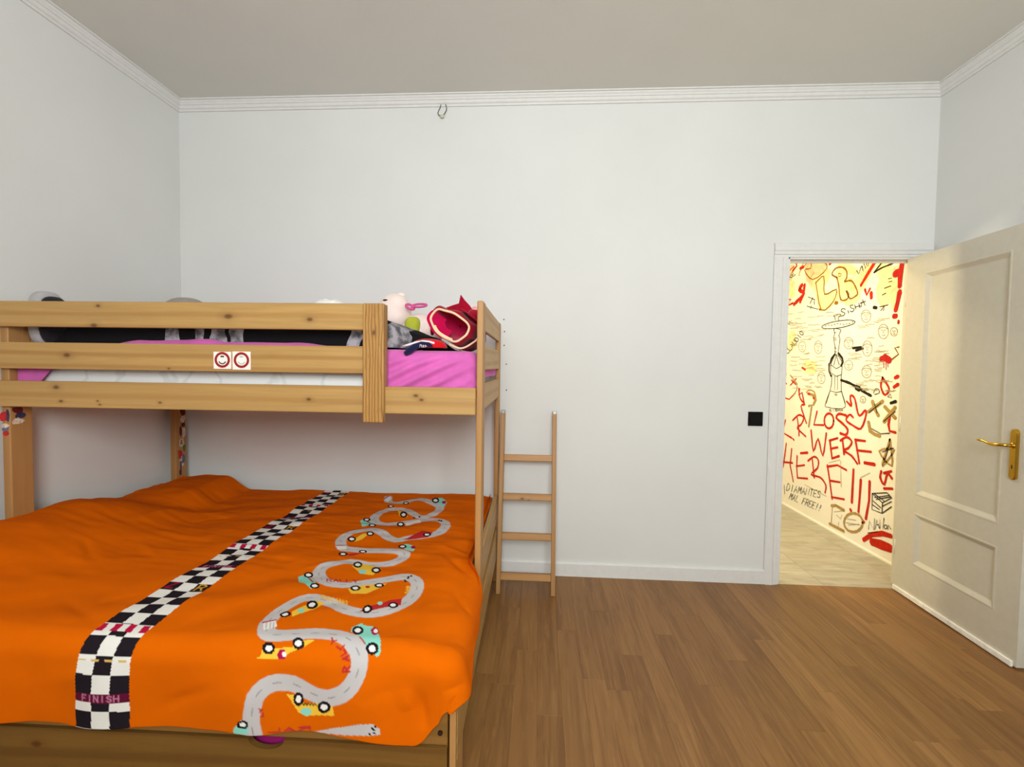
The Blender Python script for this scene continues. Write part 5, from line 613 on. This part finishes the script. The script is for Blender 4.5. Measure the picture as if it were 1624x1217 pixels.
# black and grey patterned quilt
t = NT('black_grey_quilt', .92, .1); v = t.coord(); n1 = t.noise(v, 5.5, 2, .4, .6); n2 = t.noise(v, 22, 3)
sp = t.n('ShaderNodeSeparateXYZ'); tc = t.n('ShaderNodeTexCoord'); t.l(tc.outputs['Object'], sp.inputs[0]); msk = 0.0
for cx_, hw_ in ((-1.375, .036), (-1.245, .020), (-1.165, .030), (-1.085, .034), (-.555, .030), (-.395, .045), (-.80, .0)):
    if hw_: msk = t.math('MAXIMUM', msk, t.math('GREATER_THAN', hw_, t.math('ABSOLUTE', t.math('ADD', t.math('SUBTRACT', sp.outputs[0], cx_), t.math('MULTIPLY', t.math('SUBTRACT', n1, .5), .16)))))
c = t.mix(msk, rgba((24, 23, 26)), t.ramp(n2, [(.4, (92, 90, 96)), (.6, (168, 166, 172))]))
t.color(c); t.bump(t.noise(v, 300, 2), .15, .002); M_quilt = t.m
qx = np.linspace(-1.925, -.16, 200)[:, None]; qa = np.linspace(0, 1, 90)[None, :]
hq = .118*sst(-1.93, -1.84, qx)*(1-.55*sst(-.44, -.22, qx))*(1-.75*sst(-.26, -.165, qx))+.012*np.sin(qx*9)+.010*np.sin(qx*23+1)
ang = np.pi*qa; ca_ = np.cos(ang); yq = -.755+.075*sst(-.42, -.33, qx) - (.165-.04*sst(-.42, -.33, qx))*np.sign(ca_)*np.abs(ca_)**.55 + .006*np.sin(qx*7+2)
zq = 1.398+.004+np.maximum(hq, .004)*np.abs(np.sin(ang))**.55+.012*vnoise(qx*8+0*qa, yq*8, 31)*np.sin(ang)
Pq = np.stack([qx+0*qa, yq, zq], -1)
o = link('quilt', grid_mesh('quilt', Pq), M_quilt); o.location = at_bed(0, 0); o.rotation_euler = (0, 0, BB); tag(o, 'black and grey patterned quilt heaped on the upper berth', 'quilt')
# pillow pushed against the head end
pw = on_bed('pillow', 'grey and white pillow with a black edge at the upper head end', 'pillow', -1.992, -.88, 1.40)
M_pg = fabric('pillow_grey', (172, 170, 172)); M_bk = fabric('pillow_black', (40, 36, 40))
wob = lambda P_: P_*(1+.05*np.sin(P_[..., 1:2]*11+1))
blob('pillow_body', (0, 0, .116), (.034, .065, .116), M_pg, pw, .62, 40, 20, wob)
blob('pillow_edge', (.036, .0, .106), (.022, .06, .104), M_bk, pw, .7, 32, 16, wob)
gc = on_bed('cushion', 'rounded grey-brown cushion just peeking over the top guard rail', 'cushion', -1.82, -.26, 1.40)
blob('cushion_body', (0, 0, .152), (.13, .11, .150), fabric('taupe_fabric', (150, 142, 134)), gc, .8)
wc = on_bed('cloth', 'crumpled white cloth peeking over the top guard rail', 'cloth', -.965, -.26, 1.40)
blob('cloth_heap', (0, 0, .152), (.115, .09, .148), fabric('white_cloth', (240, 240, 238)), wc, .85, 48, 30, lambda P_: P_*(1+.10*vnoise(P_[..., 0:1]*30+3, P_[..., 1:2]*20+P_[..., 2:3]*25, 41)+.10*vnoise(P_[..., 0:1]*60, P_[..., 2:3]*50, 42)))
# ---- pale pink plush toy
pt = on_bed('plush_toy', 'pale pink plush toy with lime scarf and pink bow', 'plush toy', -.475, -.46, 1.405)
M_pl = fabric('plush_pale_pink', (236, 216, 210), .04, 260); M_lime = fabric('lime_fleece', (172, 178, 58)); M_bow = fabric('pink_ribbon', (208, 84, 142))
def lump(P_): return P_*(1+.03*vnoise(P_[..., 0:1]*25, P_[..., 2:3]*25+P_[..., 1:2]*25, 51))
body = blob('body', (.075, .02, .098), (.125, .10, .098), M_pl, pt, 1.0, 40, 24, lump)
head = blob('head', (-.045, -.03, .196), (.085, .08, .096), M_pl, pt, .95, 40, 24, lump)
blob('muzzle', (-.10, -.07, .165), (.055, .045, .045), M_pl, head, 1, 24, 14)
blob('eye', (-.074, -.092, .250), (.014, .007, .005), plain('toy_eye_black', (22, 18, 24), .3), head, 1, 16, 10)
blob('ear', (-.02, -.01, .288), (.022, .016, .014), M_pl, head, 1, 16, 10)
blob('scarf', (.060, -.058, .120), (.042, .045, .052), M_lime, pt, .8, 28, 18, lump)
def loop(cx_, cz_, a, b, tilt, n=24): return [(cx_+a*math.cos(2*math.pi*k/n)*math.cos(tilt)-b*math.sin(2*math.pi*k/n)*math.sin(tilt), -.105+.012*math.sin(2*math.pi*k/n), cz_+a*math.cos(2*math.pi*k/n)*math.sin(tilt)+b*math.sin(2*math.pi*k/n)*math.cos(tilt)) for k in range(n)]
bw = tube('bow', loop(.104, .223, .036, .009, .05), .0055, M_bow, pt, 8, True)
tube('bow_loop', loop(.056, .216, .022, .010, -.5), .006, M_bow, bw, 8, True); blob('bow_knot', (.070, -.108, .216), (.010, .010, .012), M_bow, bw, 1, 14, 10)
# ---- crimson rolled sleeping bag with cream piping, open mouth towards the room
sbg = on_bed('rolled_bag', 'crimson rolled fleece bag with cream edging and open mouth', 'bag', -.153, -.70, 1.392)
M_cr = fabric('crimson_fleece', (146, 8, 36), .08); M_mag = fabric('magenta_lining', (178, 4, 66), .06); M_cream = fabric('cream_piping', (238, 200, 164))
th = np.linspace(0, 2*np.pi, 72, endpoint=False)
def mouth(a, k=1.0, dx=0.0, dz=0.0):
    rx = (.083+.006*np.sin(2*a+.5)+.004*np.sin(5*a))*k; rz = (.068+.007*np.sin(3*a+1)+.004*np.sin(5*a+2))*k
    x = rx*np.cos(a); z = rz*np.sin(a)
    return np.stack([x*.96-z*.18+dx, 0*x, z*.95-x*.22+.112+dz], -1)
def ringed(profile): return np.stack([np.stack([m[:, 0], np.full(len(th), y), m[:, 2]], -1) for m, y in profile], 1)
outer = ringed([(mouth(th, 1.01, -.008), -.17), (mouth(th, 1.12, -.004), -.165), (mouth(th, 1.24), -.14), (mouth(th, 1.30, .002), -.06), (mouth(th, 1.32, .002), .10), (mouth(th, 1.2), .24), (mouth(th, .8), .27), (mouth(th, .1), .275)])
outer[..., 0] += .003*np.sin(th*7)[:, None]; outer[..., 2] = np.maximum(outer[..., 2]+.004*np.sin(th*6+1)[:, None], .006)
outer[..., 0] = np.minimum(outer[..., 0], .116)
rb = link('outer_roll', grid_mesh('outer_roll', outer, closed_u=True), M_cr, sbg)
inner = ringed([(mouth(th, 1.0, -.008), -.17), (mouth(th, .93, -.006), -.16), (mouth(th, .80, .002, .004), -.10), (mouth(th, .62, .006, .008), -.03), (mouth(th, .05, .01, .01), .0)])
inner[..., 2] = np.maximum(inner[..., 2], .012)
link('lining', grid_mesh('lining', inner, closed_u=True), M_mag, sbg)
tube('mouth_piping', [(p[0], -.172+.006*math.sin(3*a), max(p[2], .012)) for p, a in zip(mouth(th, 1.005, -.008), th)], .0052, M_cream, sbg, 8, True)
# loose flap of lining hanging inside and a second wrapped layer with its own piping
fa = np.linspace(2.3, 4.6, 20); fl = np.stack([np.stack([mouth(fa, .98, -.008)[:, 0]*(1-q_)+(.030*q_-.02), np.full(20, -.172+.05*q_), (mouth(fa, .98)[:, 2])*(1-q_)+(.115)*q_], -1) for q_ in np.linspace(0, .62, 8)], 1)
link('lining_flap', grid_mesh('lining_flap', fl), M_mag, sbg)
cr_ = np.linspace(3.45, 4.75, 20); cf = np.stack([np.stack([mouth(cr_, 1.0, -.008)[:, 0]*(1-q_)-.02*q_, np.full(20, -.176+.01*q_), mouth(cr_, 1.0)[:, 2]*(1-q_)+.11*q_], -1) for q_ in np.linspace(0, .20, 4)], 1)
link('cream_facing', grid_mesh('cream_facing', cf), M_cream, sbg)
wa = np.linspace(-1.9, 1.2, 36); wl = np.stack([np.stack([np.minimum(mouth(wa, 1.36*k)[:, 0]+.010, .123), np.full(36, y_), np.maximum(mouth(wa, 1.36*k)[:, 2], .006)], -1) for k, y_ in ((1.0, -.155), (1.06, -.17), (1.10, -.15), (1.10, .1))], 1)
link('wrap_layer', grid_mesh('wrap_layer', wl), M_cr, sbg)
tube('wrap_piping', [(min(mouth(np.array([a]), 1.36*1.04)[0, 0]+.010, .119), -.174, max(mouth(np.array([a]), 1.36*1.04)[0, 2], .008)) for a in wa[:26]], .0042, M_cream, sbg, 8)
# pointed flap standing up on top
pr_ = [(-.055, .198), (-.02, .212), (.012, .222), (.020, .262), (.036, .240), (.06, .215), (.085, .18), (.03, .165), (-.03, .18)]
prism('pointed_flap', pr_, 'y', -.06, -.035, M_cr, sbg)
blob('pink_fold', (.088, -.02, .188), (.024, .05, .024), fabric('rose_fold', (224, 150, 150)), sbg, .8, 20, 12)
blob('folded_edge', (.082, -.01, .150), (.036, .09, .052), M_cr, sbg, .8, 24, 14)
blob('side_tab', (-.112, -.05, .10), (.008, .02, .026), M_cr, sbg, .8, 14, 10)
# ---- red cap with navy peak strap
cp = on_bed('cap', 'red cap with white brim edge and navy strap', 'cap', -.268, -.875, 1.402)
M_rc = fabric('cap_red', (196, 16, 26)); M_wc = fabric('cap_white', (236, 234, 232)); M_nv = fabric('cap_navy', (28, 28, 66))
blob('crown', (.016, 0, .002), (.080, .055, .040), M_rc, cp, .9, 40, 20, lambda P_: np.concatenate([P_[..., :2], np.maximum(P_[..., 2:], 0.0)], -1))
tube('brim_edge', [(-.085, -.045, .006), (-.06, -.055, .012), (-.03, -.050, .022), (0, -.046, .028), (.03, -.045, .026), (.05, -.045, .020)], .0048, M_wc, cp, 8)
sg = [(-.062, -.096, -.028), (-.045, -.096, -.016), (-.025, -.090, .002), (0, -.068, .015), (.03, -.060, .014), (.045, -.056, .006)]
bm = bmesh.new(); add_tube(bm, sg, [.010, .014, .0135, .012, .010, .004], 12)
stp = link('strap', bm_mesh(bm, 'strap', True), M_nv, cp)
for k, pth in enumerate(([(-.012, 5, .016), (-.018, 5, .012), (-.018, 5, .002), (-.010, 5, .000), (-.008, 5, .007)], [(-.002, 5, .001), (-.001, 5, .013), (.006, 5, .010), (.007, 5, .0)], [(.013, 5, .0), (.014, 5, .011)], [(.020, 5, .0), (.021, 5, .010), (.027, 5, .004)])):
    tube('letter', [(a, -.087, c2) for a, _, c2 in pth], .0017, M_wc, stp, 6)

# ================================================================== LADDER against the wall
ld = tag(empty('ladder', (-.064, -.277, 0)), 'short pine bunk ladder leaning on the wall beside the bed', 'ladder')
tl = math.atan2(.225, 1.05); LL = 1.072
ld.rotation_euler = (-tl, 0, 0)
M_lad = pine('pine_ladder', 'z', (176, 130, 78), seed=14); M_rung = pine('pine_rung', 'x', (176, 130, 78), ((-.03, .545, .007), (.01, .535, .006)), seed=15)
for x in (-.160, .160):
    rl = box('ladder_rail', (x-.0125, -.010, 0), (x+.0125, .045, LL-.012), M_lad, ld, .003)
    box('metal_cap', (x-.0115, -.006, LL-.014), (x+.0115, .036, LL+.008), plain('grey_metal', (120, 118, 112), .4, .5, .7), rl, .002)
for z in (.098, .325, .555, .788): box('rung', (-.148, -.006, z-.02), (.148, .034, z+.02), M_rung, ld, .004)
